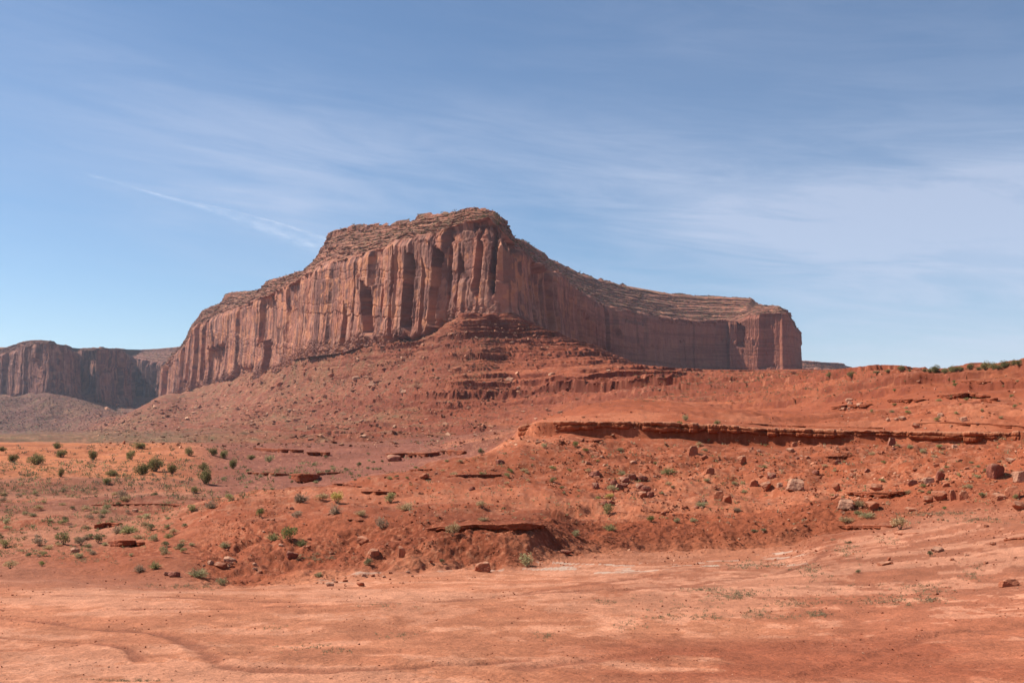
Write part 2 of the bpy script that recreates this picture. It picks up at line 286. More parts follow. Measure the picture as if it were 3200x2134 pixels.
# wheel tracks pressed into the near sand
def ray_y(px, py): return px, py
def track(pts, w, depth):
    """pts photo-traced (column,row) on the flat near sand, turned into a ground polyline"""
    global GZ, trackmask
    px = np.array([p[0] for p in pts], float); py = np.array([p[1] for p in pts], float)
    P = []
    for a, b in zip(px, py):
        c = int(np.argmin(np.abs(pxc-a))); rowpy = HOR-FP*GZ0[:, c]/GY[:, c]
        r = int(np.argmax(rowpy <= b)); P.append((GX[r, c], GY[r, c]))
    P = np.array(P); t = np.linspace(0, 1, 160); tt = np.linspace(0, 1, len(P))
    P = np.stack([np.interp(t, tt, gsm(P[:, 0], .01) if 0 else P[:, 0]), np.interp(t, tt, P[:, 1])], 1); P = gsm(P, 6)
    rs = GY[:, 500] < 60; nr = int(rs.sum())
    gx, gy = GX[:nr], GY[:nr]
    dmin = np.full(gx.shape, 9., np.float32)
    for a, b in zip(P[:-1], P[1:]):
        m = np.hypot(gx-a[0], gy-a[1]); dmin = np.minimum(dmin, m)
    wob = 1+.5*vn3(gx*1.5, gy*1.5, 0, 77)
    g = np.exp(-(dmin/(w*wob))**2)
    GZ[:nr] -= depth*g-0.5*depth*np.exp(-((dmin-1.7*w)/(0.6*w))**2)
    trackmask[:nr] = np.maximum(trackmask[:nr], g*wob)
trackmask = np.zeros_like(GZ)
track([(-60,1930),(60,1935),(190,1950),(320,1968),(440,1970),(530,1982),(580,2005),(630,2040),(690,2075),(760,2090),(900,2094),(1100,2095),(1400,2080),(1700,2060)], .16, .03)
track([(-60,1990),(150,2000),(300,2010),(400,2030),(440,2070)], .09, .02)
track([(150,1860),(500,1868),(900,1880),(1200,1882),(1500,1868),(1800,1850),(2000,1835)], .14, .02)
track([(300,1908),(600,1904),(1000,1898),(1400,1880),(1700,1850),(2000,1800),(2300,1765),(2500,1730)], .16, .03)
track([(1640,2090),(1900,2050),(2200,2030),(2600,2010),(2900,1985),(3250,1950)], .25, .03)
track([(2500,2120),(2700,2060),(2850,2020),(2900,1990),(3000,1975),(3250,1990)], .16, .03)
track([(1900,1850),(2200,1820),(2450,1790),(2560,1750),(2600,1700)], .16, .03)

# ---------------------------------------------------------------- hard beds: traced ledges, the ground steps up behind each
LED = [
 (None, 1.55, 'long thick blocky caprock ledge running across the whole red slope', [(1622,1340,30),(1660,1322,36),(1800,1318,30),(1900,1316,24),(2000,1316,27),(2150,1322,29),(2300,1330,22),(2400,1337,26),(2600,1342,27),(2760,1346,20),(2860,1346,24),(3000,1348,30),(3330,1352,30)], 'J', 1.9),
 (1, .42, 'broken ledge along the lip of the eroded front bank, above its dark hollow', [(1330,1652,8),(1380,1643,12),(1440,1642,15),(1480,1636,12),(1560,1638,17),(1640,1633,19),(1710,1642,10)], None, 2.4),
 (2, .25, 'short thin ledge on the front mound beside the brown bush', [(1085,1621,8),(1135,1624,7)], None, 2),
 (3, .9, 'dark undercut ledge on the purple slope, thickest and nearest to the mound', [(905,1481,12),(940,1480,24),(985,1482,20),(1000,1484,6)], None, 3),
 (4, .5, 'thin ledge on the purple slope ending at the dark undercut block', [(775,1475,7),(850,1478,8),(905,1480,7)], None, 3),
 (5, .5, 'thin ledge on the purple slope leading away east of the dark undercut block', [(992,1478,6),(1064,1474,7)], None, 3),
 (6, 1.2, 'long shadowed ledge on the purple slope just below the big talus cone', [(1205,1416,8),(1260,1414,14),(1330,1415,15),(1374,1412,9)], None, 3),
 (7, 1.0, 'ledge with a dark recess at the talus foot, next to the caprock spur', [(1374,1407,8),(1410,1406,16),(1450,1408,12)], None, 3),
 (8, 1.0, 'dark ledge above the purple flat at the west end of the strata', [(790,1398,7),(850,1402,10),(950,1405,9)], None, 3),
 (9, .9, 'short double ledge between two longer ones on the purple flat', [(958,1412,9),(1033,1413,12)], None, 3),
 (10, .35, 'row of rounded pale blocks forming a low ledge on the bushy flat', [(338,1692,14),(370,1686,20),(420,1688,16),(450,1694,10)], None, 2.0),
 (11, .35, 'pale slab ledge on the bushy flat behind the green bush', [(296,1640,14),(330,1632,12),(375,1634,8)], None, 2.4),
 (12, .3, 'long low crumbling ledge crossing the bushy flat', [(283,1577,4),(380,1574,6),(480,1573,5),(585,1576,6)], None, 2.4),
 (13, .45, 'ledge above the small grey hollow on the back of the mound', [(1130,1535,7),(1180,1534,10),(1228,1536,9)], None, 2.4),
 (14, .35, 'thin ledge on the back shoulder of the mound by the olive shrub', [(1037,1510,5),(1080,1511,6),(1125,1517,6)], None, 2.4),
 (15, .5, 'ragged ledge on the spur under the west tip of the long caprock', [(1393,1484,7),(1450,1482,9),(1569,1481,7)], None, 2.4),
 (16, .4, 'small ledge on the rim of the spur, lowest before the purple slope', [(1278,1466,5),(1347,1464,7)], None, 2.4),
 (17, .8, 'straight shadowed ledge low on the slope among tumbled rocks', [(2644,1537,6),(2700,1536,14),(2800,1535,14),(2843,1533,7)], None, 3.5),
 (18, .4, 'flat ledge at the head of the sandy wash beside the tan bush', [(2618,1641,8),(2690,1640,12),(2790,1641,9)], None, 3.5),
 (19, .25, 'thin low ledge in front of the tan bush', [(2794,1665,4),(2830,1666,6),(2878,1664,4)], None, 3),
 (20, .4, 'ledge at the edge of the near sandy slope, under the tumbled boulders', [(3136,1685,8),(3170,1681,13),(3260,1676,14)], None, 2.6),
 (21, .7, 'short reddish ledge partway down the slope beneath the long caprock', [(2576,1424,6),(2620,1424,9),(2667,1423,7)], None, 3),
 (22, 1.6, 'undercut ledge on the upper hill with a smooth red dome under it', [(2772,1248,7),(2820,1246,11),(2880,1247,8)], None, 3),
 (23, 1.9, 'largest undercut layered ledge on the upper hill, deeply shadowed', [(2938,1234,8),(3000,1227,18),(3040,1226,18),(3073,1236,10)], None, 3),
 (24, 1.2, 'stepped ledge on the upper hill just past the largest undercut one', [(3062,1246,9),(3117,1244,12)], None, 3),
 (25, .9, 'thin ledge highest on the upper hill, below the skyline junipers', [(2988,1190,4),(3040,1189,6),(3093,1192,5)], None, 3),
 (26, 1.2, 'slanting ledge above the chute of pale blocks on the upper hill', [(2597,1270,10),(2650,1264,9),(2720,1262,7)], None, 3),
 (27, .5, 'dark broken ledge under the caprock, next to a patch of white stones', [(1830,1376,6),(1883,1373,8)], None, 2.4),
 (28, .3, 'thin ledge on the smooth apron above the eroded wash bank', [(2025,1597,4),(2070,1598,6),(2109,1594,4)], None, 2.4),
 (29, .8, 'long thin second bed of rock just above the long caprock ledge', [(2330,1322,4),(2450,1328,5),(2600,1333,5),(2760,1336,4)], None, 4),
 (30, .8, 'broken upper bed of rock above the caprock at its east end', [(2860,1322,6),(2960,1318,9),(3060,1322,8),(3200,1330,9),(3300,1334,8)], None, 3),
]

def ledge_lines():
    out = []
    py0 = HOR-FP*GZ/GY
    for sd_, ov, lab, pts, lay, blk in LED:
        pts = sorted(pts); px = np.arange(pts[0][0], pts[-1][0]+.1, 1.3)
        py = np.interp(px, [p[0] for p in pts], [p[1] for p in pts]); tp = np.interp(px, [p[0] for p in pts], [p[2] for p in pts])
        ci = np.clip(np.searchsorted(pxc, px), 0, len(pxc)-1)
        if lay:
            k = LI[lay]; Y = np.interp(px, pxc, YL[k]); py = HOR-FP*np.interp(px, pxc, ZL[k])/Y
        else:
            Y = []
            for c, b in zip(ci, py+tp): r = 20+int(np.argmax(py0[20:, c] <= b)); Y.append(GY[r, c])
            Y = np.array(Y); Y = np.clip(Y, np.median(Y)*.8, np.median(Y)*1.25)
        Y = gsm(Y, max(3, len(px)/24.)); X = (px-1600)/FP*Y; Zt = gsm((HOR-py)/FP*Y, max(2, len(px)/50.)); T = np.maximum(.03, tp*Y/FP)
        if not lay:
            n = len(px); e = np.clip(np.minimum(np.arange(n), np.arange(n)[::-1])/(.16*n+3), 0, 1); e = e*e*(3-2*e)
            c0, c1 = ci[0], ci[-1]+1; cc = np.arange(c0, c1)
            yl = np.interp(pxc[cc], px, Y); tt = np.interp(pxc[cc], px, T*e); zt = np.interp(pxc[cc], px, Zt)
            back = np.clip(GY[:, cc]-yl, 0, None); front = np.clip(yl-GY[:, cc], 0, None); reach = np.maximum(14*tt, .05*yl)+1e-3
            want = np.maximum(zt-.04*tt-GZ[:, cc], 0)
            GZ[:, cc] += np.where(GY[:, cc] >= yl, want*np.exp(-(back/reach)**1.5)*(tt > 0)*np.interp(pxc[cc], px, e), -.38*tt*np.exp(-(front/(2.2*tt+.05))**2))
        out.append((px, X, Y, Zt, T))
    return out
LGEO = ledge_lines()

# colours of the ground itself: sand, silt, red clay, grey scrub, salt crust
n1 = fbm(GX/4.0, GY/5.0, 0, 6, 81, .6); n2 = fbm(GX/0.5, GY/.8, 0, 4, 82, .65)
n3 = fbm(GX/18, GY/18, 0, 5, 83); n4 = fbm(GX/90, GY/90, 0, 5, 84)
def paint(col, m):
    global GC
    m = np.clip(m, 0, 1)[..., None]; GC = GC*(1-m)+np.array(col)*m
near = 1-sst(GK, LI['E']-.3, LI['E']+.2)
streak = fbm(GX/3.6+.7*n1, GY/2.2+.10*GX, 0, 6, 85, .62)
paint((.42,.155,.085), near*sst(streak, .10, .16)*.36)
paint((.76,.40,.275), near*sst(-streak+.3*n2, .14, .20)*.52)
paint((.74,.39,.265), near*sst(n1+.3*n2, .2, .28)*.40)
paint((.36,.14,.085), np.clip(trackmask*1.4, 0, 1)*.8)
# the darker damp band of red silt low on the east side
redband = near*sst(GPX+300*n1, 1500, 2200)*sst(GK, .9, 1.15)*(1-sst(GK, 1.55, 1.95))
paint((.41,.135,.075), redband*sst(n1+.5*streak, -.32, -.05)*.85)
paint((.74,.58,.49), sst(GK, LI['E']-.7, LI['E']-.5)*(1-sst(GK, LI['E']+.02, LI['E']+.14))*sst(fbm(GX/1.2, GY/.8, 0, 4, 86), .22, .36)*sst(fbm(GX/7, GY/4, 0, 2, 87), -.05, .2)*sst(GPX, 900, 1100)*(1-sst(GPX, 2480, 2560)))
mid = band('E', 'K', .3)
paint((.50,.20,.115), mid*sst(n3+.5*n1, .05, .6)*.6)
paint((.33,.10,.05), mid*sst(-n3+.5*n1, .1, .7)*.5)
paint((.52,.26,.17), band('F2', 'I', .3)*sst(n2, .15, .55)*.5)
flat = band('F', 'L', .2)*(1-sst(GPX-250*(GK-LI['G']), 500, 800))
paint((.52,.26,.17), flat*sst(fbm(GX/25, GY/7, 0, 4, 88), .2, .4)*.5*(1-band('I', 'K', .2)))
paint((.30,.13,.085), flat*sst(fbm(GX/14, GY/9, 0, 4, 89), .1, .6)*.75*(1-.6*band('I', 'K', .2)))
scrub = band('L', 'P', .15)
cov = scrub*(1-.8*sst(GPX, 1350, 1750))*sst(n4+.9*fbm(GX/5, GY/5, 0, 4, 91), -.25, .6)
paint((.205,.150,.080), cov*.42)
paint((.17,.15,.085), scrub*sst(fbm(GX/9, GY/9, 0, 3, 92), .42, .62)*.7*(1-.6*sst(GPX, 1350, 1750)))
paint((.47,.25,.17), scrub*sst(fbm(GX/7, GY/7, 0, 3, 93), .40, .65)*.35)
paint((.44,.15,.075), scrub*sst(GPX, 1250, 1700)*sst(n4+.5*n3, -.2, .5)*.6)
# beds of darker and paler rock follow the strata
zb = GZ0+2.5*fbm(GX/60, GY/60, 0, 3, 94)
bed = RND[(np.floor(zb/3.1).astype(np.int32)*5) & 4095]*(.6+.4*RND[(np.floor(zb/1.3).astype(np.int32)*3) & 4095])
paint((.31,.088,.043), bankm*sst(GPX, 1050, 1300)*(1-sst(GPX, 1900, 2200))*sst(fbm(GX/2, GY/2, 0, 4, 69), -.45, .2)*.75)
GC = GC*(1+0.20*bed*tz*east)[..., None]
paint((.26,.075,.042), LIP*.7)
paint((.20,.058,.035), RIS*.85)  # risers painted dark to deepen the shade under each overhanging bed
paint((.27,.112,.084), band('H', 'L', .25)*sst(GPX, 560, 720)*(1-sst(GPX+120*n3, 1380, 1560))*(.55+.45*sst(n3, -.4, .2))*.85)
grit = np.zeros_like(GZ); lam = .08; i = 0
while lam < 9:
    q = lam/(GY*2.6/FP)
    grit += sst(q, 1.0, 1.8)*(1-sst(q, 3.0, 6.0))*vn3(GX/lam+7.7*i, GY/(lam*1.6)+2.2*i, 0, 140+i); lam *= 1.7; i += 1
calm_m = 1-.85*np.clip(band('F2', 'H', .3)*sst(GPX, 950, 1100)*(1-sst(GPX, 1650, 1800))+band('J', 'L', .3)*sst(GPX, 1600, 1750)*(1-sst(GPX, 2450, 2700)), 0, 1)
rub = (.25+.75*sst(fbm(GX/(.05*GY+2), GY/(.05*GY+2), 0, 3, 160), -.1, .35))*calm_m
gz_ = np.clip(.12*near+mid+scrub, 0, 1)*rub
paint((.58,.29,.18), gz_*sst(grit, .5, .85)*.42)
paint((.27,.085,.045), gz_*sst(-grit, .5, .85)*.42)
GC = GC*(1+.09*grit*np.clip(.4*near+mid+scrub, 0, 1))[..., None]
GC = GC*(1+0.16*n2*near+0.14*n3+.10*n4)[..., None]

M_ground = mat_ground('red_desert_ground', ((0.05, .10), (.7, .14), (5.0, .20), (22.0, .30)), bump=0.06, bscale=9.0)
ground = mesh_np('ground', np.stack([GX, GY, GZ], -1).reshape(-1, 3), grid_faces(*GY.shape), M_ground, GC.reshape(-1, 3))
tag(ground, kind='structure')
def plain():
    V = np.array([(-7000,-200,-70), (7000,-200,-70), (7000,6900,-70), (-7000,6900,-70)], float)
    o = mesh_np('valley_floor', V, np.array([[0,1,2,3]]), mat_ground('valley_soil', attr=False, base=(.38,.15,.09))); tag(o, kind='structure')
plain()
PYG = HOR-FP*GZ/GY
def on_ground(px, py):
    """the point of the finished ground first met along the sight line of a photo pixel"""
    c = int(np.argmin(np.abs(pxc-px))); col = PYG[:, c]
    hit = np.nonzero(col <= py)[0]; hit = hit[hit > 20]
    if len(hit) == 0: return None
    r = hit[0]
    if r == 0: return Vector((GX[0,c], GY[0,c], GZ[0,c]))
    t = (col[r-1]-py)/max(1e-6, col[r-1]-col[r]); y = GY[r-1,c]+t*(GY[r,c]-GY[r-1,c])
    return Vector(((px-1600)/FP*y, y, GZ[r-1,c]+t*(GZ[r,c]-GZ[r-1,c])))
def height(X, Y):
    c = int(np.argmin(np.abs(pxc-(1600+FP*X/Y)))); return float(np.interp(Y, GY[:, c], GZ[:, c]))
def heights(X, Y):
    px = 1600+FP*X/Y; cs = np.clip(np.searchsorted(pxc, px), 1, len(pxc)-1); out = np.empty(len(X))
    for c in np.unique(cs):
        m = cs == c; out[m] = np.interp(Y[m], GY[:, c], GZ[:, c])
    return out

def rise():
    """the ground beside and behind the photographer"""
    gx = np.linspace(-150, 150, 151); gy = np.concatenate([np.linspace(-60, 4, 34), np.linspace(5.2, 160, 110)]); X, Y = np.meshgrid(gx, gy)
    Yc = np.maximum(Y, 5.3); px = 1600+FP*X/Yc; lim = np.clip(px, -1290, 4490)
    Zz = heights(((lim-1600)/FP*Yc).ravel(), Yc.ravel()).reshape(X.shape)
    ins = np.minimum(px+1290, 4490-px)*Yc/FP
    Zz = Zz-np.clip(ins*.35, 0, 8)*(Y > 5)-.06+.12*fbm(X/9, Y/9, 0, 4, 5)*(px != lim)-.08*(Y > 4.5)*(Y < 6.5)
    o = mesh_np('rise', np.stack([X, Y, Zz], -1).reshape(-1, 3), grid_faces(*X.shape), mat_ground('rise_sand', attr=False, base=(.42,.165,.085))); tag(o, kind='structure')
rise()

# ---------------------------------------------------------------- mesas
def cells(s, L, seed, soft=0.10):
    """piecewise-constant random offsets along the wall (-1..1), slab edges slightly softened"""
    r = np.random.default_rng(seed); n = int((s.max()-s.min())/L)+8
    b = np.cumsum(np.clip(L*.8*np.exp(.75*r.normal(size=n)), .18*L, 4*L))+s.min()-3*L
    o = r.random(n+1)*2-1; o2 = r.random(n+1)*2-1; zb = r.random(n+1)
    i = np.clip(np.searchsorted(b, s), 1, n-1)
    t0 = (s-b[i-1]); t1 = (b[i]-s); w = soft*L
    return i, o, o2, zb, t0, t1, w
def cell_off(s, zn, L, seed, soft=0.10, breaks=True):
    i, o, o2, zb, t0, t1, w = cells(s, L, seed, soft)
    def val(k):
        if not breaks: return o[k]
        return o[k]+(o2[k]-o[k])*sst(zn, zb[k]*1.25-.02, zb[k]*1.25+.02)
    a = val(i)
    left = val(i-1); right = val(np.minimum(i+1, len(o)-1))
    fl = 0.5*(1-np.clip(t0/w, 0, 1)); fr = 0.5*(1-np.clip(t1/w, 0, 1))
    edge = np.minimum(t0, t1)
    return a+(left-a)*fl+(right-a)*fr, np.exp(-(edge/(0.02*L+.7))**2)

def build_mesa(path, base, cliff, rim, setback, seed, amp=1.0, step=1.4, rows=(130, 70), close=None, slots=(), strata=9, flut=None, loop=(), vpx=None, varnish=1.0, skirt=14.0, riser=None, zextra=0.0, tones=None):
    P = np.array([((px-1600)/FP*y, y) for px, y in path])
    seg = np.hypot(*np.diff(P, axis=0).T); S = np.concatenate([[0], np.cumsum(seg)])
    s = np.arange(0, S[-1], step)
    XY = np.stack([np.interp(s, S, P[:, 0]), np.interp(s, S, P[:, 1])], 1); XY = gsm(XY, 14/step)
    T = np.gradient(XY, axis=0); T /= np.hypot(T[:, 0], T[:, 1])[:, None]
    T = gsm(T, 10/step); T /= np.hypot(T[:, 0], T[:, 1])[:, None]
    Nn = np.stack([T[:, 1], -T[:, 0]], 1)
    px = 1600+FP*XY[:, 0]/XY[:, 1]; Y = XY[:, 1]
    zb = (HOR-ikn(px, base))/FP*Y-skirt; zc = (HOR-ikn(px, cliff))/FP*Y
    sb = ikn(px, setback)
    RX = XY-Nn*sb[:, None]
    pr = 1600+FP*RX[:, 0]/RX[:, 1]
    zr = (HOR-ikn(pr, rim))/FP*RX[:, 1]
    zc = np.minimum(zc, zr-4); zb = np.minimum(zb, zc-20)
    zc = zc+2.5*fbm(s/25, s*0, 0, 3, seed+3)
    r1, r2 = rows
    ss = s[None, :]
    v = np.linspace(0, 1, r1)[:, None]
    z1 = zb+(zc-zb)*v
    ws = ss+1.3*fbm(ss/45, z1/45, 0, 3, seed+5)+0.6*fbm(ss/8, z1/7, 0, 3, seed+6)
    d = np.zeros_like(z1); crack = np.zeros_like(z1)
    for L, A, soft, se in ((110, 14, .03, 1), (44, 9, .035, 2), (20, 2.2, .06, 3), (9, .55, .12, 4)):
        if L < 4.5*step: continue
        o, e = cell_off(ws, v+.05*fbm(ss/6, z1/30, 0, 4, seed+8), L, seed*31+se, soft)
        if flut is not None and L < 100: o = o*ikn(px, flut)[None, :]
        d += A*amp*o; crack = np.maximum(crack, e*(.9 if L < 40 else .5))
    d += 1.8*amp*fbm(ss/60, z1/70, 0, 3, seed+9)+.5*amp*fbm(ss/6, z1/20, 0, 4, seed+10)
    d += 0.45*amp*fbm(ss/3.5, z1/4.5, 0, 3, seed+12)
    zc_, ze_ = cell_off(z1+.12*ss+6*fbm(ss/30, z1/60, 0, 3, seed+18), v*0, 34, seed*41+7, .03, False)     # horizontal breaks
    d += 1.6*amp*zc_*sst(fbm(ss/50, z1/50, 0, 3, seed+19), -.2, .3)-.7*amp*ze_
    d -= crack*1.5*amp*sst(fbm(ss/25, z1/30, 0, 3, seed+16), -.4, .2)
    d += 9*(1-v)**2+3*(1-v)
    foot = 1-sst(v, .06, .2+.06*fbm(ss/30, ss*0, 0, 2, seed+13))
    d += foot*(3.5*fbm(ss/5, z1/4, 0, 4, seed+14)+1.2)
    for (p0, wpx, dep, v0, v1, lean) in slots:      # traced alcoves
        k = int(np.argmin(np.abs(px-p0))); mpp = abs(np.gradient(s)[k]/max(.02, abs(np.gradient(px)[k])))
        w = wpx*mpp*.5
        cx = s[k]+lean*mpp*(v-.5)
        e = (ss-cx)
        e = np.abs(e)+1.2*fbm(z1/9, ss/9, 0, 3, seed+15)
        vt = v+.07*(ss-cx)/w+.03*fbm(ss/5, z1/9, 0, 3, seed+17)
        m = (1-sst(e, w*.88, w*1.0))*sst(v+.05*(ss-cx)/w, v0-.02, v0+.02)*(1-sst(vt, v1-.01, v1+.01))
        d = d*(1-.7*m)-dep*m
    top_soft = sst(v, .93, 1.0); d = d*(1-.35*top_soft)-2.0*top_soft
    h1 = -d
    # ledges between the sheer wall and the rim: hard beds stand out, soft beds slope back
    rr = np.random.default_rng(seed+50)
    th = .35+1.3*rr.random(strata)**1.6; th[-1] = 2.6; edges = np.concatenate([[0], np.cumsum(th)/th.sum()])
    q = np.linspace(0, 1, r2)[:, None]
    qq = np.clip(q+.085*fbm(ss/32, q*3, 0, 5, seed+20), 0, 1)
    bi = np.clip(np.searchsorted(edges, qq, 'right')-1, 0, strata-1)
    f = (qq-edges[bi])/(edges[bi+1]-edges[bi])
    hard = (.48 if riser is None else .2+.36*ikn(px, riser)[None, :])+.0*f
    rs = .78 if riser is None else ikn(px, riser)[None, :]*(.35+.65*sst(fbm(ss/32+bi*5.7, q*0, 0, 4, seed+26), -.25, .2))
    g = np.where(f < hard, .06*f/hard, .06+.94*sst(f, hard, 1.0))       # share of the setback used so far in this bed
    hz = np.where(f < hard, rs*f/hard, rs+(1-rs)*(f-hard)/(1-hard))
    setf = edges[bi]+(edges[bi+1]-edges[bi])*g; hf = edges[bi]+(edges[bi+1]-edges[bi])*hz
    z2 = zc+(zr-zc)*hf
    blk, e2 = cell_off(np.broadcast_to(ss, q.shape[:1]+ss.shape[1:])+bi*37.7, q, 11, seed*17+9, .15, False)
    blk2, e3 = cell_off(np.broadcast_to(ss, q.shape[:1]+ss.shape[1:])+bi*91.3, q, 34, seed*19+9, .2, False)
    bulge = np.where(f < hard, 1.0, .35)*(2.2*blk+3.4*blk2+1.3*fbm(ss/4+bi*9.1, z2/3, 0, 3, seed+22)+3.0*fbm(ss/40+bi*3.3, q*0, 0, 3, seed+23))*min(1, amp*1.1)
    h2 = sb*setf-bulge+2.5*sst(q, 0, .06)
    topn = 1.2*fbm(ss/6, q*0, 0, 4, seed+24)+1.6*blk
    z2 = z2+topn*sst(q, .8, 1)
    H = np.concatenate([h1, h2], 0); ZZ = np.concatenate([z1, z2], 0)
    X3 = XY[:, 0]-Nn[:, 0]*H; Y3 = XY[:, 1]-Nn[:, 1]*H
    # colour
    hcol = np.zeros(H.shape+(3,)); pk = np.array((.43,.185,.110)); 
    if tones is None: tones = ((.52,.240,.175), (.235,.118,.105), (.66,.315,.180), (.26,.125,.095))
    A_, B_, C_, D_ = [np.array(t) for t in tones]
    st = fbm(ss/13, z1/75, 0, 5, seed+30, .55); st2 = fbm(ss/22, z1/45, 0, 4, seed+31); st3 = fbm(ss/14, z1/16, 0, 4, seed+32)
    def mixc(c, t, m): m = np.clip(m, 0, 1)[..., None]; return c*(1-m)+t*m
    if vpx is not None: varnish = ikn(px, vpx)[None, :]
    c1 = np.broadcast_to(A_, z1.shape+(3,)).copy()
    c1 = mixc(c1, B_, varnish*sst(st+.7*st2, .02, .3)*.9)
    c1 = mixc(c1, C_, sst(st3-.3*st, .12, .35)*.75)
    c1 = mixc(c1, np.array((.58,.34,.27)), sst(fbm(ss/10, z1/40, 0, 4, seed+38), .18, .4)*.55)
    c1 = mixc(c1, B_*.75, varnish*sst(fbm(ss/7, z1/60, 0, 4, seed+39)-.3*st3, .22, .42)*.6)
    c1 = c1*(1+.12*fbm(ss/60, z1/7, 0, 3, seed+33))[..., None]
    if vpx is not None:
        c1 = mixc(c1, np.array((.36,.145,.105)), (1-varnish)*.95+0*z1)  # right wall colour lowered, painting its shade in deeper
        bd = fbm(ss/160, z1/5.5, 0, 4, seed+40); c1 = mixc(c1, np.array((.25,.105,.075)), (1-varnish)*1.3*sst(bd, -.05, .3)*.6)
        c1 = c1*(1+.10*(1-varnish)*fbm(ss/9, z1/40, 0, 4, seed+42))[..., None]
    c1 = mixc(c1, D_, foot*.5)
    c2 = np.broadcast_to(D_, z2.shape+(3,)).copy()
    c2 = mixc(c2, A_, sst(fbm(ss/30+bi*3.1, q*4, 0, 3, seed+34), -.1, .4)*.6)
    tread = np.where(f >= hard, 1.0, 0.0)
    c2 = mixc(c2, np.array((.42,.205,.125)), tread*sst(fbm(ss/9, z2/3, 0, 3, seed+35), -.2, .4)*.6)
    c2 = mixc(c2, np.array((.15,.135,.075)), np.maximum(tread, .5)*sst(fbm(ss/5.5, z2/3.0, 0, 4, seed+36)+.3*fbm(ss/60, q*3, 0, 3, seed+37), .05, .35)*.6)
    c2 = c2*(1+.14*RND[(bi*29+seed) & 4095]+.16*fbm(ss/14, z2/4, 0, 3, seed+41))[..., None]
    c2 = mixc(c2, A_, (1-sst(q, 0, .1))*.7)
    nc = H.shape[1]; back = [((a-1600)/FP*b, b) for a, b in loop]
    return dict(X=X3, Y=Y3, Z=ZZ, c1=c1, c2=c2, r1=r1, nc=nc, back=back, rim=np.stack([X3[-1], Y3[-1], ZZ[-1]], 1))

M_cliff = mat_ground('sandstone_cliff', ((.02, .10), (.12, .14), (.9, .14)), bump=0.8, bscale=.35, rough=.9)
def mesa_objects(name, D, center, label):
    root = bpy.data.objects.new(name, None); C.objects.link(root)
    b = (float(D['X'].mean()), float(D['Y'].mean()), float(D['Z'].min()))
    root.location = b; off = np.array(b)
    tag(root, label, 'mesa')
    V = np.stack([D['X'], D['Y'], D['Z']], -1)-off; r1 = D['r1']; nc = D['nc']
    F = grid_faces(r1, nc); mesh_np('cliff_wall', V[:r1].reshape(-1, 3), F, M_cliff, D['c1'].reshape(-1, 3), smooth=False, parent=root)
    V2 = V[r1-1:]; c2 = np.concatenate([D['c1'][-1:], D['c2']], 0)
    mesh_np('ledge_band', V2.reshape(-1, 3), grid_faces(V2.shape[0], nc), M_cliff, c2.reshape(-1, 3), parent=root)
    rim = V[-1]; k = max(1, nc//140)
    loop = [Vector(p)-Vector((0, 0, 3)) for p in rim[::k]]
    loop += [Vector((x-b[0], y-b[1], loop[-1].z)) for x, y in D['back']]
    tris = tessellate_polygon([[Vector((p.x, p.y, 0)) for p in loop]])
    Vt = np.array([tuple(p) for p in loop]); ft = np.array([tuple(t) for t in tris])
    mesh_np('summit', Vt, ft, M_cliff, np.broadcast_to(np.array((.30,.17,.11)), Vt.shape).copy(), parent=root)
    return root

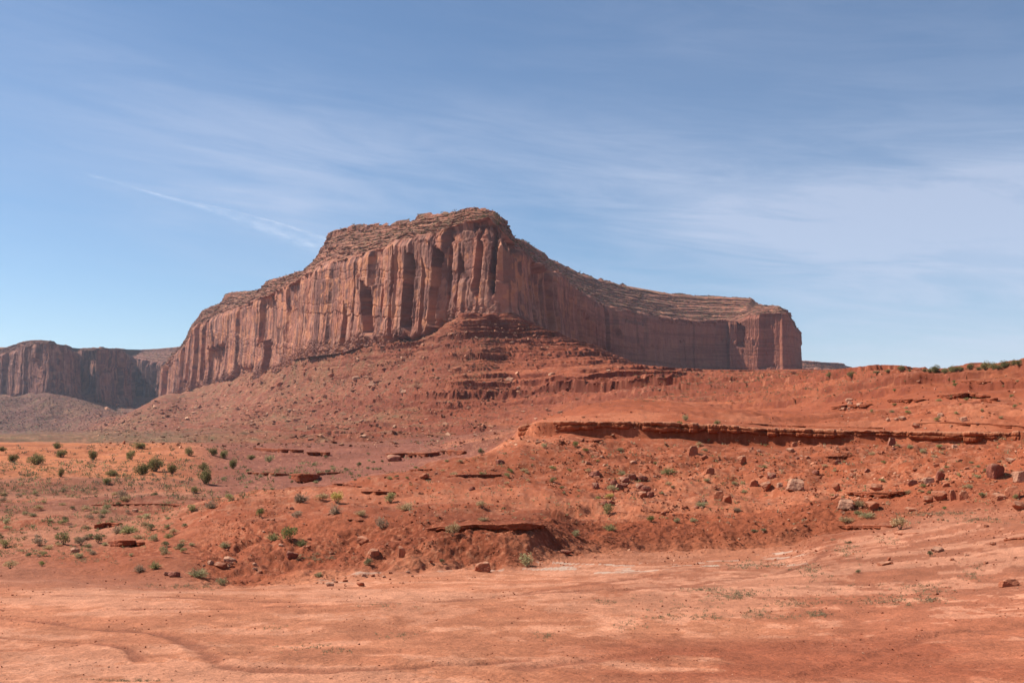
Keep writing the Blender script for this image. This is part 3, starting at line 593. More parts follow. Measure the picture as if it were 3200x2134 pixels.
main = build_mesa(
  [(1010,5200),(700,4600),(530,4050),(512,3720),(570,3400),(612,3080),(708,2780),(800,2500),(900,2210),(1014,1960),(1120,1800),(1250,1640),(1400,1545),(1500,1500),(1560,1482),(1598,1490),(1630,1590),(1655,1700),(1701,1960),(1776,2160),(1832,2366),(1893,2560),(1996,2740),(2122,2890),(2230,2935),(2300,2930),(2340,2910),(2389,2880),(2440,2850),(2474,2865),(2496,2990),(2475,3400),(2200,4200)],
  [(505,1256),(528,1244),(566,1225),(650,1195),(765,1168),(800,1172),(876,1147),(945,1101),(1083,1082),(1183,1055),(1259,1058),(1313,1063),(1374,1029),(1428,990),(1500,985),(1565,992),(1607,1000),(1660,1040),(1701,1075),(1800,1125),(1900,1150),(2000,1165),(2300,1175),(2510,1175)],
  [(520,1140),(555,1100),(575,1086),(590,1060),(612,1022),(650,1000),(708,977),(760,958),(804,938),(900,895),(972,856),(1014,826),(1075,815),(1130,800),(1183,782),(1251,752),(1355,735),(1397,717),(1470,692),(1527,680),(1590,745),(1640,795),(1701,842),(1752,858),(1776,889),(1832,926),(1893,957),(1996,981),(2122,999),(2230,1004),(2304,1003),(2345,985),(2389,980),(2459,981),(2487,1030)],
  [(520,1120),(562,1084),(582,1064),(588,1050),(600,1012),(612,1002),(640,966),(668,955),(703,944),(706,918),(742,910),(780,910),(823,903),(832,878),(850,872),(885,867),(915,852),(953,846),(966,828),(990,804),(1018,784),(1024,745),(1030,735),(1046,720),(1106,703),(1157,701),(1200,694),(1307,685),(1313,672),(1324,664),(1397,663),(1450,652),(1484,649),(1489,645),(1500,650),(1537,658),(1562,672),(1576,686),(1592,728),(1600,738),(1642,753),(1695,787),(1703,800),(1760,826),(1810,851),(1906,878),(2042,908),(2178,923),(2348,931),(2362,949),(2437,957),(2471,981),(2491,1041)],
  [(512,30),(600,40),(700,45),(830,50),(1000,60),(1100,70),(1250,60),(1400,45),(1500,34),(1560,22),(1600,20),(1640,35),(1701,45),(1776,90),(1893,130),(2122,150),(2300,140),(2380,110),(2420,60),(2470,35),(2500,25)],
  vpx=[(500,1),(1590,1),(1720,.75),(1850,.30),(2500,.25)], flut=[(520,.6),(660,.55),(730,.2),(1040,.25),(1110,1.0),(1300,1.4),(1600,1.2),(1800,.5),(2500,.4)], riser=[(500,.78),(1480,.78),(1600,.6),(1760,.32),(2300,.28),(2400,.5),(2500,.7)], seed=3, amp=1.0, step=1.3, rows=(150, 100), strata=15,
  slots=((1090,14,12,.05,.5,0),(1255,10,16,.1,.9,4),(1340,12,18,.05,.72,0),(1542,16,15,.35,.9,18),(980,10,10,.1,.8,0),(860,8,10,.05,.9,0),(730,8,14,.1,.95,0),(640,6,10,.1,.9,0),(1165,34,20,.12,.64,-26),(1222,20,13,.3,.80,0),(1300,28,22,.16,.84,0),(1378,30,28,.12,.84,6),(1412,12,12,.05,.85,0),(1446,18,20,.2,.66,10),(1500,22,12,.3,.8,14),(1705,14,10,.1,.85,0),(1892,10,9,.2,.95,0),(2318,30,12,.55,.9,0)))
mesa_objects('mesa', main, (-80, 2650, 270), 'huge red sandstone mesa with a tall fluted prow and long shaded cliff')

west = build_mesa(
  [(-900,4300),(-500,4400),(-200,4300),(-60,4380),(40,4250),(90,4080),(150,3990),(222,4060),(236,4420),(262,4330),(300,4250),(345,4330),(388,4480),(400,4900),(408,5350),(450,5150),(500,4880),(560,4500),(640,4200)],
  [(-900,1240),(0,1233),(77,1238),(142,1223),(207,1230),(268,1246),(383,1262),(494,1268),(600,1260)],
  [(-900,1100),(-100,1100),(0,1110),(60,1094),(100,1078),(138,1072),(168,1075),(207,1086),(233,1104),(245,1097),(291,1094),(320,1092),(383,1097),(400,1114),(450,1126),(497,1134),(536,1128),(600,1120)],
  [(-900,1080),(-100,1085),(0,1091),(23,1084),(69,1068),(95,1063),(138,1063),(168,1066),(177,1076),(207,1078),(230,1088),(234,1097),(247,1089),(291,1086),(310,1089),(312,1083),(320,1083),(326,1088),(383,1089),(405,1097),(459,1091),(500,1090),(574,1082),(640,1080)],
  [(-900,40),(300,22),(395,30),(420,120),(560,120),(640,100)],
  seed=11, amp=1.6, step=2.6, rows=(90, 40), strata=6, skirt=25, tones=((.29,.130,.108), (.15,.074,.072), (.42,.205,.140), (.18,.09,.076)), loop=((900,6500),(-1100,6500)))  # darker tones stand in for the shadow over these cliffs
mesa_objects('mesa', west, (-1900, 5600, 320), 'hazy distant mesa with dark purple cliffs behind the big mesa')
east_m = build_mesa(
  [(2350,5200),(2440,4750),(2560,4700),(2640,4720),(2670,4900),(2700,5600)],
  [(2300,1175),(2700,1175)], [(2300,1150),(2560,1152),(2640,1156),(2700,1166)],
  [(2300,1124),(2502,1126),(2556,1130),(2628,1135),(2634,1142),(2651,1146),(2672,1156),(2690,1164),(2760,1170)],
  [(2300,60),(2620,60),(2660,50),(2700,50)], seed=21, amp=1.2, step=3, rows=(40, 40), strata=6, skirt=40, loop=((2700,6300),(2300,6300)))
mesa_objects('mesa', east_m, (1500, 5600, 260), 'small far mesa stub with a stepped end low on the skyline')

# ---------------------------------------------------------------- rock ledges
M_rock = mat_ground('red_rock', ((.6, .14), (3.0, .16), (18.0, .16)), bump=0.05, bscale=3.0, rough=.9)
def ledge(geo, over, label, seed=0, block=2.4, pale=.5, name='rock_ledge'):
    """a bed of hard rock that juts out of the slope along a traced line"""
    px, X, Y, Zt, T = geo
    P = np.stack([X, Y], 1); Tn = np.gradient(P, axis=0); Tn /= np.hypot(Tn[:, 0], Tn[:, 1])[:, None]
    O = np.stack([Tn[:, 1], -Tn[:, 0]], 1)
    s = np.concatenate([[0], np.cumsum(np.hypot(*np.diff(P, axis=0).T))])
    if pale < .5: over = over*.42; T = T*(1+.35*fbm(s/(2.2*np.median(T)), s*0, 0, 3, seed+60)).clip(.35, 1.5)
    L = block*np.median(T)/.8
    co, ce = cell_off(s[None, :], np.zeros((1, 1)), L, 700+seed, .04, False)
    co2, ce2 = cell_off(s[None, :], np.zeros((1, 1)), L*3.3, 800+seed, .03, False)
    prof = [(-1.6, -.12), (-.8, -.02), (-.15, .02), (.5, .0), (.88, -.01), (.97, -.06), (1.0, -.16), (.99, -.30), (.97, -.40), (.84, -.44), (.86, -.49), (1.02, -.52), (1.05, -.62), (1.04, -.78), (1.0, -.90), (.90, -.97), (.5, -1.0), (.1, -1.03), (-.5, -1.08), (-1.6, -1.1)]
    ends = np.clip(np.minimum(np.arange(len(s)), np.arange(len(s))[::-1])/(min(.06*len(s), 12)+3), 0, 1)**.6
    V = np.zeros((len(prof), len(s), 3)); Cc = np.zeros_like(V)
    front = np.array((.36,.118,.058)) if pale > .5 else np.array((.29,.090,.046)); topc = np.array((.56,.27,.17)) if pale > .5 else np.array((.45,.165,.092)); under = np.array((.30,.10,.05))  # small ledges get darker fronts: shading put into the colour
    for j, (o, h) in enumerate(prof):
        n = fbm(s/(.5*L), h*T*2.0/np.median(T)+seed*3.3, 0, 4, 90+seed); n2 = fbm(s/(.16*L), h*5.0+seed, 0, 3, 95+seed)
        of = over*o*(.84+.20*co[0]+.20*co2[0]+.14*n)+.09*np.median(T)*n2-(.30*over*np.maximum(.7*ce[0], ce2[0])*(.4+.6*(n2 > 0)) if o > .4 else 0)
        of = np.where(o > 0, of*ends, over*o)
        hh = h*T*(1+.14*co2[0]+.10*co[0]+.10*n)*(.25+.75*ends)+.06*T*n2+.08*T*co[0]*(h > -.5)
        V[j, :, 0] = X+O[:, 0]*of; V[j, :, 1] = Y+O[:, 1]*of; V[j, :, 2] = Zt+hh
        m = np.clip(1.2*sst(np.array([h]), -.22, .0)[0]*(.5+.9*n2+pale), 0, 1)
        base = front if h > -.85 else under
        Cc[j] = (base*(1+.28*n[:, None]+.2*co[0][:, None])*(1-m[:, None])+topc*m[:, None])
    # drop the back edges into the slope behind
    V[0, :, 2] -= .25*T; V[-1, :, 2] -= .2*T
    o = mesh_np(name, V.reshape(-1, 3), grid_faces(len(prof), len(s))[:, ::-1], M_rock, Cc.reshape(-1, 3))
    # origin on the bed itself
    c = Vector((float(X.mean()), float(Y.mean()), float(Zt.min()))); o.data.transform(Matrix.Translation(-c)); o.location = c
    tag(o, label, 'rock ledge', 'rock ledges jutting from the red slopes'); return o
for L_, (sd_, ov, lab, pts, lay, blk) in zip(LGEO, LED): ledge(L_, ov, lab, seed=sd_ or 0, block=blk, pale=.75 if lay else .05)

# ---------------------------------------------------------------- boulders and stones
def rock_mesh(name, seed, flat, tone):
    g = np.random.default_rng(seed); bm = bmesh.new(); bmesh.ops.create_icosphere(bm, subdivisions=4, radius=1.0)
    me = bpy.data.meshes.new(name); bm.to_mesh(me); bm.free()
    n = len(me.vertices); d = np.zeros(n*3, np.float32); me.vertices.foreach_get('co', d); d = d.reshape(-1, 3)
    pn = g.normal(size=(13, 3)); pn[:6] = np.array([(1,0,0),(-1,0,0),(0,1,0),(0,-1,0),(0,0,1),(0,0,-1)])+.28*g.normal(size=(6, 3)); pn /= np.linalg.norm(pn, axis=1)[:, None]
    pd = g.uniform(.62, .95, 13); pd[6:] = g.uniform(.78, 1.05, 7)
    dots = np.maximum(d@pn.T, 1e-3); r_ = np.min(pd/dots, axis=1); r_ = np.minimum(r_, 1.35)
    r_ *= 1+.10*fbm(d[:, 0]*1.7+seed, d[:, 1]*1.7, d[:, 2]*1.7, 4, 200)+.05*fbm(d[:, 0]*6+seed, d[:, 1]*6, d[:, 2]*6, 3, 220)
    co = d*r_[:, None]*.5*np.array([1, .85, flat]); co[:, 2] -= co[:, 2].min()
    me.vertices.foreach_set('co', np.ascontiguousarray(co, np.float32).ravel()); me.update()
    n = len(me.vertices); co = np.zeros(n*3, np.float32); me.vertices.foreach_get('co', co); co = co.reshape(-1, 3)
    nn = np.array([v.normal[:] for v in me.vertices]); c4 = np.ones((n, 4), np.float32)
    t = np.array(tone)*(1+.22*fbm(co[:, 0]*4+seed, co[:, 1]*4, co[:, 2]*6, 3, 210))[:, None]
    top_pale = (sst(nn[:, 2], .55, .9)*(.5+.7*fbm(co[:, 0]*3, co[:, 1]*3+seed, 0, 3, 211)))[:, None].clip(0, 1)   # paler tone on upward faces, broken by noise
    c4[:, :3] = t*(1-top_pale)+np.array((.60,.36,.26))*top_pale
    at = me.attributes.new('tone', 'FLOAT_COLOR', 'POINT'); c4[:, :3] *= ALB; at.data.foreach_set('color', np.clip(c4, 0.01, .9).ravel())
    me.polygons.foreach_set('use_smooth', np.zeros(len(me.polygons), bool)); me.materials.append(M_rock); return me
ROCK = {}
for kind, tone, fl in (('red', (.46,.180,.108), (.6, .9)), ('dark', (.34,.135,.100), (.5, .8)), ('pale', (.56,.33,.24), (.4, .8)), ('slab', (.46,.19,.115), (.16, .3)), ('purple', (.34,.155,.105), (.6, .9))):
    ROCK[kind] = [rock_mesh('boulder', 31*i+len(kind)*7+ord(kind[0]), fl[0]+(fl[1]-fl[0])*i/4, tone) for i in range(5)]
rr = random.Random(5)
def boulder(px, py, w, h, kind, label, group=None, rot=None, tilt=None):
    p = on_ground(px, py)
    if p is None: return None
    me = rr.choice(ROCK[kind]); o = bpy.data.objects.new('boulder', me); C.objects.link(o)
    W = w*p.y/FP; H = .86*h*p.y/FP
    ext = np.array([v.co[:] for v in me.vertices]); mz = ext[:, 2].max(); mx = np.ptp(ext[:, 0])
    o.scale = (W/mx, W/mx*rr.uniform(.7, 1.0), H/mz*1.28)
    o.rotation_euler = (rr.uniform(-.22, .22) if tilt is None else tilt, rr.uniform(-.22, .22), rr.uniform(-.5, .5) if rot is None else rot)
    o.location = (p.x, p.y+.15*W, p.z-.30*H)
    tag(o, label, 'boulder', group); return o
G_R = 'boulders tumbled over the red slopes'
B = [
 (2163,1424,33,38,'red','tall blocky boulder standing alone under the middle of the long caprock ledge'),
 (2216,1480,28,24,'red','pointed boulder downhill from the tall blocky one, half sunk in the slope'),
 (2325,1449,30,32,'red','leaning wedge boulder above a green bush on the slope under the ledge'),
 (2247,1562,34,34,'red','rounded boulder touching a slightly smaller one, the taller of that pair'),
 (2275,1570,32,29,'red','rounded pitted boulder, the lower of the touching pair on the smooth apron'),
 (2400,1527,38,28,'red','wide flat faced boulder next to the big shadow casting boulder'),
 (2484,1527,58,38,'pale','biggest broken boulder mid slope, pale side and dark shadow beside it'),
 (2436,1521,22,16,'pale','small pale boulder between two larger ones mid slope'),
 (2360,1519,28,24,'red','lumpy red boulder at the edge of the mid slope rock group'),
 (2411,1494,28,20,'dark','dark overhanging rock uphill from the big broken boulder'),
 (1920,1516,26,20,'dark','dark purple block at the front corner of the dark rock pile'),
 (1934,1526,28,18,'dark','lowest dark purple block at the front of the dark rock pile'),
 (1952,1506,32,20,'dark','broad dark purple block in the middle of the dark rock pile'),
 (1951,1522,26,16,'dark','dark purple block squeezed under the broad one in the dark pile'),
 (1977,1500,36,26,'dark','highest dark purple slab block on top of the dark rock pile'),
 (2006,1502,38,20,'dark','long dark purple slab sloping off the east side of the dark pile'),
 (2000,1527,26,20,'dark','upper block of the second dark cluster beside the dark pile'),
 (2019,1536,32,22,'dark','biggest dark block in the second cluster beside the dark pile'),
 (2011,1553,30,22,'red','reddish block at the bottom of the second dark cluster'),
 (2033,1553,26,22,'dark','dark block at the bottom of the second cluster, beside the reddish one'),
 (1892,1578,26,16,'dark','dark slab sitting right above the grey olive bush'),
 (1910,1579,24,18,'dark','dark slab paired with another right above the grey olive bush'),
 (1864,1489,38,22,'dark','wide dark boulder on bare orange ground uphill of the dark pile'),
 (1864,1527,20,24,'dark','small upright dark rock on the bare apron west of the dark pile'),
 (1856,1426,34,17,'red','flat red boulder on the bare spur below the thin dark ledge'),
 (1766,1730,36,15,'dark','dark flat slab low on the eroded bank near the wash'),
 (1506,1786,54,36,'red','large slab boulder leaning at the foot of the eroded bank by white crust'),
 (1129,1697,52,26,'slab','broad pale red slab lying on the face of the front mound'),
 (1170,1736,40,26,'slab','pale triangular slab lower on the face of the front mound'),
 (1252,1741,26,42,'slab','upright pale slab on the face of the front mound'),
 (911,1743,38,26,'dark','dark square block alone on the smooth western foot of the mound'),
 (1229,1441,46,24,'dark','big dark boulder below the long shadowed ledge on the purple slope'),
 (1560,1450,30,18,'dark','dark rock on the bare orange spur under the caprock tip'),
 (1329,1495,32,20,'red','flat rock beside a sage bush on the crest of the mound'),
 (1475,1532,22,14,'dark','dark jagged rock on the mound under the ragged ledge'),
 (1030,1831,28,13,'pale','flat stone at the near road edge beside white crust'),
 (1126,1831,28,15,'red','lumpy stone at the near road edge, east of the flat one'),
 (421,1599,20,11,'pale','pale angular rock on the bushy flat above the slab ledge'),
 (541,1802,38,20,'dark','dark hollow rock at the foot of the low gullied bank'),
 (234,1727,30,20,'pale','pale rounded boulder on the bushy flat beside a grey bush'),
 (716,1757,44,20,'pale','long pale rock at the top of the low gullied bank'),
 (690,1772,40,18,'red','red slab just below the long pale rock on the gullied bank'),
 (655,1762,18,14,'pale','pale cube shaped rock near the top of the gullied bank'),
 (520,1798,28,14,'pale','pale flat rock beside the dark hollow rock at the bank foot'),
 (3119,1490,54,52,'dark','biggest dark boulder with a bright flat top, alone on the hillside'),
 (3194,1506,50,44,'pale','large pale boulder uphill at the edge of view, past the biggest dark one'),
 (2936,1564,50,40,'red','large rounded boulder at the foot of the slanting rock train'),
 (2907,1570,36,26,'red','boulder leaning on the downhill side of the large rounded one'),
 (3014,1560,30,30,'red','round boulder alone on smooth ground below the biggest dark one'),
 (2981,1562,20,38,'red','narrow standing stone beside the round boulder'),
 (3168,1556,48,42,'red','large red boulder resting on long slanting slabs at the edge of view'),
 (3190,1594,54,32,'red','lowest slanting slab boulder at the edge of view'),
 (3127,1562,56,24,'slab','long slanting slab leading up to the large red boulder'),
 (2644,1584,54,30,'pale','pale topped flat boulder below the straight shadowed ledge'),
 (2730,1592,48,30,'red','sloping faced boulder beside the pale topped flat one'),
 (2935,1724,44,20,'pale','pale flat boulder on the near sandy slope above a small dark bush'),
 (2855,1515,32,20,'dark','dark flat boulder at the end of the straight shadowed ledge'),
 (2905,1511,40,24,'pale','pale rock beside the dark standing rock in the slanting train'),
 (2937,1500,26,38,'dark','dark standing rock at the top of the slanting rock train'),
 (2847,1599,40,16,'slab','flat slab lying on sand in front of the slanting rock train'),
 (3161,1446,32,18,'pale','pale flat rock uphill beside the biggest dark boulder'),
 (2744,1534,42,28,'red','crumbling boulder on top of the straight shadowed ledge'),
 (2618,1534,26,30,'red','upright boulder west of the straight shadowed ledge'),
 (3157,1832,60,26,'red','pile shaped layered boulder on the near sand at the edge of view'),
 (2767,1764,44,12,'slab','thin flat slab on the near sandy slope with a small spike beside it'),
 (2777,1752,10,16,'red','small pointed spike of rock on the near sandy slope'),
 (2822,1312,24,14,'pale','largest of three whitish stones on the smooth upper hill'),
 (2803,1314,14,10,'pale','middle one of three whitish stones on the smooth upper hill'),
 (2777,1316,13,12,'pale','pinkish one of three pale stones on the smooth upper hill'),
 (2939,1300,20,12,'pale','pale upright stone on the upper hill below the largest undercut ledge'),
 (2791,1392,30,32,'dark','dark knobby rock post right under the long caprock ledge'),
 (2655,1256,24,14,'pale','top block in the chute of pale blocks on the upper hill'),
 (2690,1270,24,12,'pale','middle block in the chute of pale blocks on the upper hill'),
 (2640,1282,26,12,'pale','bottom block in the chute of pale blocks on the upper hill'),
]
for b in B: boulder(*b, group=G_R)
# the slanting train of rocks, the chute and the strewn slope: smaller boulders, each its own object
def strew(n, region, wr, kinds, label, group):
    k = 0; tries = 0
    while k < n and tries < n*30:
        tries += 1; px, py = region()
        w = wr[0]*math.exp(rr.random()**1.6*math.log(wr[1]/wr[0])); o = boulder(px, py, w, w*rr.uniform(.4, .8), rr.choice(kinds), label, group)
        if o: k += 1
def poly(pts, jit):
    def f():
        t = rr.random()*(len(pts)-1); i = int(t); f_ = t-i
        return (pts[i][0]+(pts[i+1][0]-pts[i][0])*f_+rr.gauss(0, jit[0]), pts[i][1]+(pts[i+1][1]-pts[i][1])*f_+rr.gauss(0, jit[1]))
    return f
def box(x0, x1, y0, y1): return lambda: (rr.uniform(x0, x1), rr.uniform(y0, y1))
strew(28, poly([(2560,1570),(2700,1555),(2820,1540),(2930,1500),(3060,1450)], (26, 14)), (9, 30), ['red', 'pale', 'slab', 'red'], 'reddish rock in the slanting train of tumbled rocks', 'rocks of the slanting train')
strew(12, poly([(2610,1296),(2660,1268),(2760,1254)], (8, 5)), (7, 18), ['pale', 'red'], 'pale pink block in the diagonal chute on the upper hill', 'blocks in the chute')
strew(24, poly([(1950,1540),(2080,1560),(2180,1590),(2250,1600)], (50, 26)), (8, 20), ['dark', 'red', 'red', 'pale'], 'small rock strewn downhill of the dark rock pile', 'rocks below the dark pile')
strew(36, box(1800, 3180, 1390, 1520), (8, 26), ['red', 'red', 'pale', 'dark'], 'small red rock on the open slope under the long caprock ledge', 'rocks on the open slope')
strew(18, box(2850, 3200, 1290, 1420), (8, 26), ['red', 'pale', 'red'], 'small pale red rock on the hillside around the caprock east end', 'rocks round the caprock end')
strew(18, box(700, 1250, 1570, 1760), (7, 20), ['slab', 'pale', 'red'], 'small flat stone on the face of the front mound', 'stones on the front mound')
strew(18, poly([(1010,1818),(1080,1808),(1150,1805),(1230,1806),(1300,1795)], (20, 7)), (6, 18), ['pale', 'pale', 'red'], 'small pale stone along the white crusted road edge', 'stones along the road edge')
strew(16, poly([(600,1770),(660,1758),(720,1762),(800,1775)], (22, 8)), (6, 20), ['pale', 'red'], 'small pale rock on the low gullied bank beside the road', 'rocks on the gullied bank')
strew(14, box(2900, 3190, 1600, 1860), (6, 20), ['slab', 'pale', 'red'], 'small flat stone on the near sandy slope', 'stones on the near sandy slope')

talus = lambda: (lambda a: (a, np.interp(a, [520,765,945,1183,1374,1500,1650,1790,1949], [1250,1170,1104,1062,1034,994,1006,1064,1130])+8+abs(rr.gauss(0, 95))))(min(1950, max(480, rr.gauss(1230, 260))))
strew(38, talus, (11, 34), ['pale', 'pale', 'red', 'slab'], 'pale fallen block on the talus cone under the mesa cliff', 'fallen blocks on the talus')

def hull_faces():
    out = []
    for s_ in range(6):
        bm = bmesh.new(); r = random.Random(900+s_)
        for i in range(9): bm.verts.new((r.uniform(-.5, .5), r.uniform(-.5, .5), r.uniform(-.35, .45)))
        bmesh.ops.convex_hull(bm, input=bm.verts)
        for v in [v for v in bm.verts if not v.link_faces]: bm.verts.remove(v)
        bm.verts.index_update(); bm.faces.ensure_lookup_table()
        out.append((np.array([v.co[:] for v in bm.verts]), np.array([[v.index for v in f.verts] for f in bm.faces if len(f.verts) == 3]))); bm.free()
    return out
HF = hull_faces()
def scatter_rubble(name, PX, PY_, SZ, TONE, flat=.7, sink=.25):
    """loose stones nobody could count, one object"""
    ci = np.clip(np.searchsorted(pxc, PX), 1, len(pxc)-1); VV, FF, CC = [], [], []; base = 0
    g = np.random.default_rng(77+len(PX))
    for c, b, sz, tn in zip(ci, PY_, SZ, TONE):
        col = PYG[20:, c]; r = int(np.argmax(col <= b))
        if col[r] > b: continue
        r += 20; y = GY[r, c]; x = GX[r, c]; z = GZ[r, c]
        v, f = HF[g.integers(6)]; a = g.random()*6.283; ca_, sa = math.cos(a), math.sin(a)
        s_ = sz*y/FP; v = v*np.array([1, g.uniform(.6, 1), flat*g.uniform(.5, 1.2)])*s_
        w = np.stack([v[:, 0]*ca_-v[:, 1]*sa+x+g.uniform(-.5, .5)*2.6*y/FP, v[:, 0]*sa+v[:, 1]*ca_+y, v[:, 2]+z+s_*flat*(.45-sink)], 1)
        VV.append(w); FF.append(f+base); CC.append(np.broadcast_to(tn, w.shape)*(1+g.uniform(-.25, .25))); base += len(v)
    o = mesh_np(name, np.concatenate(VV), np.concatenate(FF), M_rubble, np.concatenate(CC), smooth=False); tag(o, kind='stuff'); return o
M_rubble = mat_ground('loose_stone', ((1.0, .15), (8.0, .15)), rough=.95)
g0 = np.random.default_rng(12)
def pick_tone(n, tones): return np.array(tones)[g0.integers(0, len(tones), n)]
def inside(px, py, fn, n):
    m = fn(px, py); return px[m][:n], py[m][:n]
# talus blocks fallen from the cliff
cx = [520,650,765,876,945,1083,1183,1259,1374,1428,1565,1650,1790,1949,2085]; cy = [1250,1196,1170,1150,1108,1086,1060,1062,1032,994,992,1004,1062,1128,1157]
N_ = 16000
px = g0.uniform(300, 2080, N_); py = g0.uniform(990, 1400, N_)
top = np.interp(px, cx, cy); m = (py > top+4)
dens = np.where(px < 1350, 1.0, np.clip(1.25-(px-1350)/420, .18, 1))*(0.30+0.70*sst(fbm(px/46+py/90, py/22-px/70, 0, 4, 301), -.3, .35))
m &= g0.random(N_) < dens; px, py = px[m], py[m]
sz = 2.8+3.2*g0.random(len(px))+18*g0.random(len(px))**8
scatter_rubble('talus_rubble', px, py, sz, pick_tone(len(px), [(.56,.31,.21), (.48,.24,.16), (.68,.42,.30), (.26,.11,.07), (.36,.16,.10)]))
# far talus under the distant mesa
N_ = 5000; px = g0.uniform(-40, 420, N_); py = g0.uniform(1235, 1350, N_)
scatter_rubble('far_talus_rubble', px, py, 2.2+4.5*g0.random(N_)**3, pick_tone(N_, [(.34,.18,.145), (.17,.08,.066), (.42,.24,.19), (.13,.10,.07)]))
# stones and chips over the slopes in front
N_ = 28000; px = g0.uniform(620, 3230, N_); py = g0.uniform(1170, 1770, N_)
skirt = np.interp(px, [600,1100,1500,1620,1700,2000,2400,2700,3200], [1560,1505,1430,1360,1380,1390,1410,1400,1390])
d_ = 0.16+.84*sst(fbm(px/120, py/34, 0, 4, 303), -.2, .45)
d_ = np.where(py < skirt, np.where(px > 2050, .32*d_, .0), d_)*np.where((py > skirt) & (py < 1560) & (px > 1700), 1.25, .55)
m = g0.random(N_) < d_; px, py = px[m], py[m]
sz = 2.4+2.6*g0.random(len(px))+8*g0.random(len(px))**6
scatter_rubble('slope_stones', px, py, sz, pick_tone(len(px), [(.52,.23,.14), (.42,.15,.08), (.30,.09,.05), (.64,.37,.26), (.25,.08,.045)]), flat=.9, sink=.15)
N_ = 11000; px = g0.uniform(1150, 3230, N_); py = g0.uniform(1180, 1620, N_)
lo_ = np.interp(px, [1150,1350,1620,1700,2000,2400,2700,3200], [1500,1470,1385,1362,1368,1395,1400,1400])
m = np.where(py < lo_, (px > 2300)*.30, np.where(px > 1700, .75, .28))*sst(fbm(px/70, py/26, 0, 4, 310), -.3, .35) > g0.random(N_); px, py = px[m], py[m]
scatter_rubble('slope_rubble', px, py, 4.0+9.5*g0.random(len(px))**3, pick_tone(len(px), [(.52,.22,.135), (.44,.16,.09), (.34,.11,.06), (.64,.37,.27), (.58,.28,.18)]), flat=.9, sink=.18)
N_ = 2600; px = g0.uniform(-40, 900, N_); py = g0.uniform(1560, 1800, N_); m = fbm(px/60, py/16, 0, 3, 305) > .0
scatter_rubble('flat_stones', px[m], py[m], 2.0+4*g0.random(m.sum())**4, pick_tone(m.sum(), [(.55,.31,.22), (.40,.16,.10), (.33,.13,.09)]))
N_ = 9000; px = g0.uniform(-40, 3240, N_); py = 1800+334*g0.random(N_)**1.2; m = (fbm(px/160, py/18, 0, 3, 306) > .0)
scatter_rubble('sand_pebbles', px[m], py[m], 2.1+7.5*g0.random(m.sum())**6, pick_tone(m.sum(), [(.30,.10,.06), (.40,.15,.09), (.60,.34,.24)]), flat=.85)
N_ = 1500; px = g0.uniform(650, 1480, N_); py = g0.uniform(1385, 1520, N_); m = py < np.interp(px, [650,900,1100,1250,1350,1480], [1560,1520,1495,1480,1440,1420])
scatter_rubble('purple_slope_stones', px[m], py[m], 2.0+5*g0.random(m.sum())**4, pick_tone(m.sum(), [(.45,.24,.18), (.33,.15,.105), (.27,.11,.08), (.52,.31,.24)]))

# ---------------------------------------------------------------- plants
def mat_leaf(name):
    m = bpy.data.materials.new(name); m.use_nodes = True; nt = m.node_tree; N = nt.nodes; L = nt.links; N.clear()
    out = N.new('ShaderNodeOutputMaterial'); a = N.new('ShaderNodeAttribute'); a.attribute_name = 'tone'
    oi = N.new('ShaderNodeObjectInfo'); mr = N.new('ShaderNodeMapRange'); L.new(oi.outputs['Random'], mr.inputs[0]); mr.inputs[3].default_value = .78; mr.inputs[4].default_value = 1.25
    tc = N.new('ShaderNodeTexCoord'); no = N.new('ShaderNodeTexNoise'); no.inputs['Scale'].default_value = 4; L.new(tc.outputs['Object'], no.inputs['Vector'])
    mr2 = N.new('ShaderNodeMapRange'); L.new(no.outputs['Fac'], mr2.inputs[0]); mr2.inputs[1].default_value = .3; mr2.inputs[2].default_value = .7; mr2.inputs[3].default_value = .75; mr2.inputs[4].default_value = 1.25
    mu = N.new('ShaderNodeMath'); mu.operation = 'MULTIPLY'; L.new(mr.outputs[0], mu.inputs[0]); L.new(mr2.outputs[0], mu.inputs[1])
    vm = N.new('ShaderNodeVectorMath'); vm.operation = 'SCALE'; L.new(a.outputs['Color'], vm.inputs[0]); L.new(mu.outputs[0], vm.inputs['Scale'])
    d = N.new('ShaderNodeBsdfDiffuse'); t = N.new('ShaderNodeBsdfTranslucent'); mx = N.new('ShaderNodeMixShader'); mx.inputs[0].default_value = .38
    L.new(vm.outputs[0], d.inputs[0]); L.new(vm.outputs[0], t.inputs[0]); L.new(d.outputs[0], mx.inputs[1]); L.new(t.outputs[0], mx.inputs[2]); L.new(mx.outputs[0], out.inputs[0]); return m
M_leaf = mat_leaf('desert_leaf'); M_wood = mat_ground('twig_wood', ((6, .2),), attr=False, base=(.20,.135,.095), rough=.95)
def leaf_mesh(name, centers, dirs, size, tone, g, aspect=2.2, spread=.25):
    n = len(centers); u = dirs/np.linalg.norm(dirs, axis=1)[:, None]
    rnd = g.normal(size=(n, 3)); s_ = np.cross(u, rnd); s_ /= np.linalg.norm(s_, axis=1)[:, None]
    L_ = (size*g.uniform(.6, 1.4, n))[:, None]; W_ = L_/aspect
    V = np.stack([centers-s_*W_*.5, centers+s_*W_*.5, centers+u*L_+s_*W_*.22, centers+u*L_-s_*W_*.22], 1).reshape(-1, 3)
    F = np.arange(4*n).reshape(n, 4); c = np.array(tone)[None, :]/ALB*1.3*(1+spread*g.normal(size=(n, 1))).clip(.4, 1.7)
    me_o = mesh_np(name, V, F, M_leaf, np.repeat(c, 4, 0), smooth=False); me = me_o.data; bpy.data.objects.remove(me_o); return me
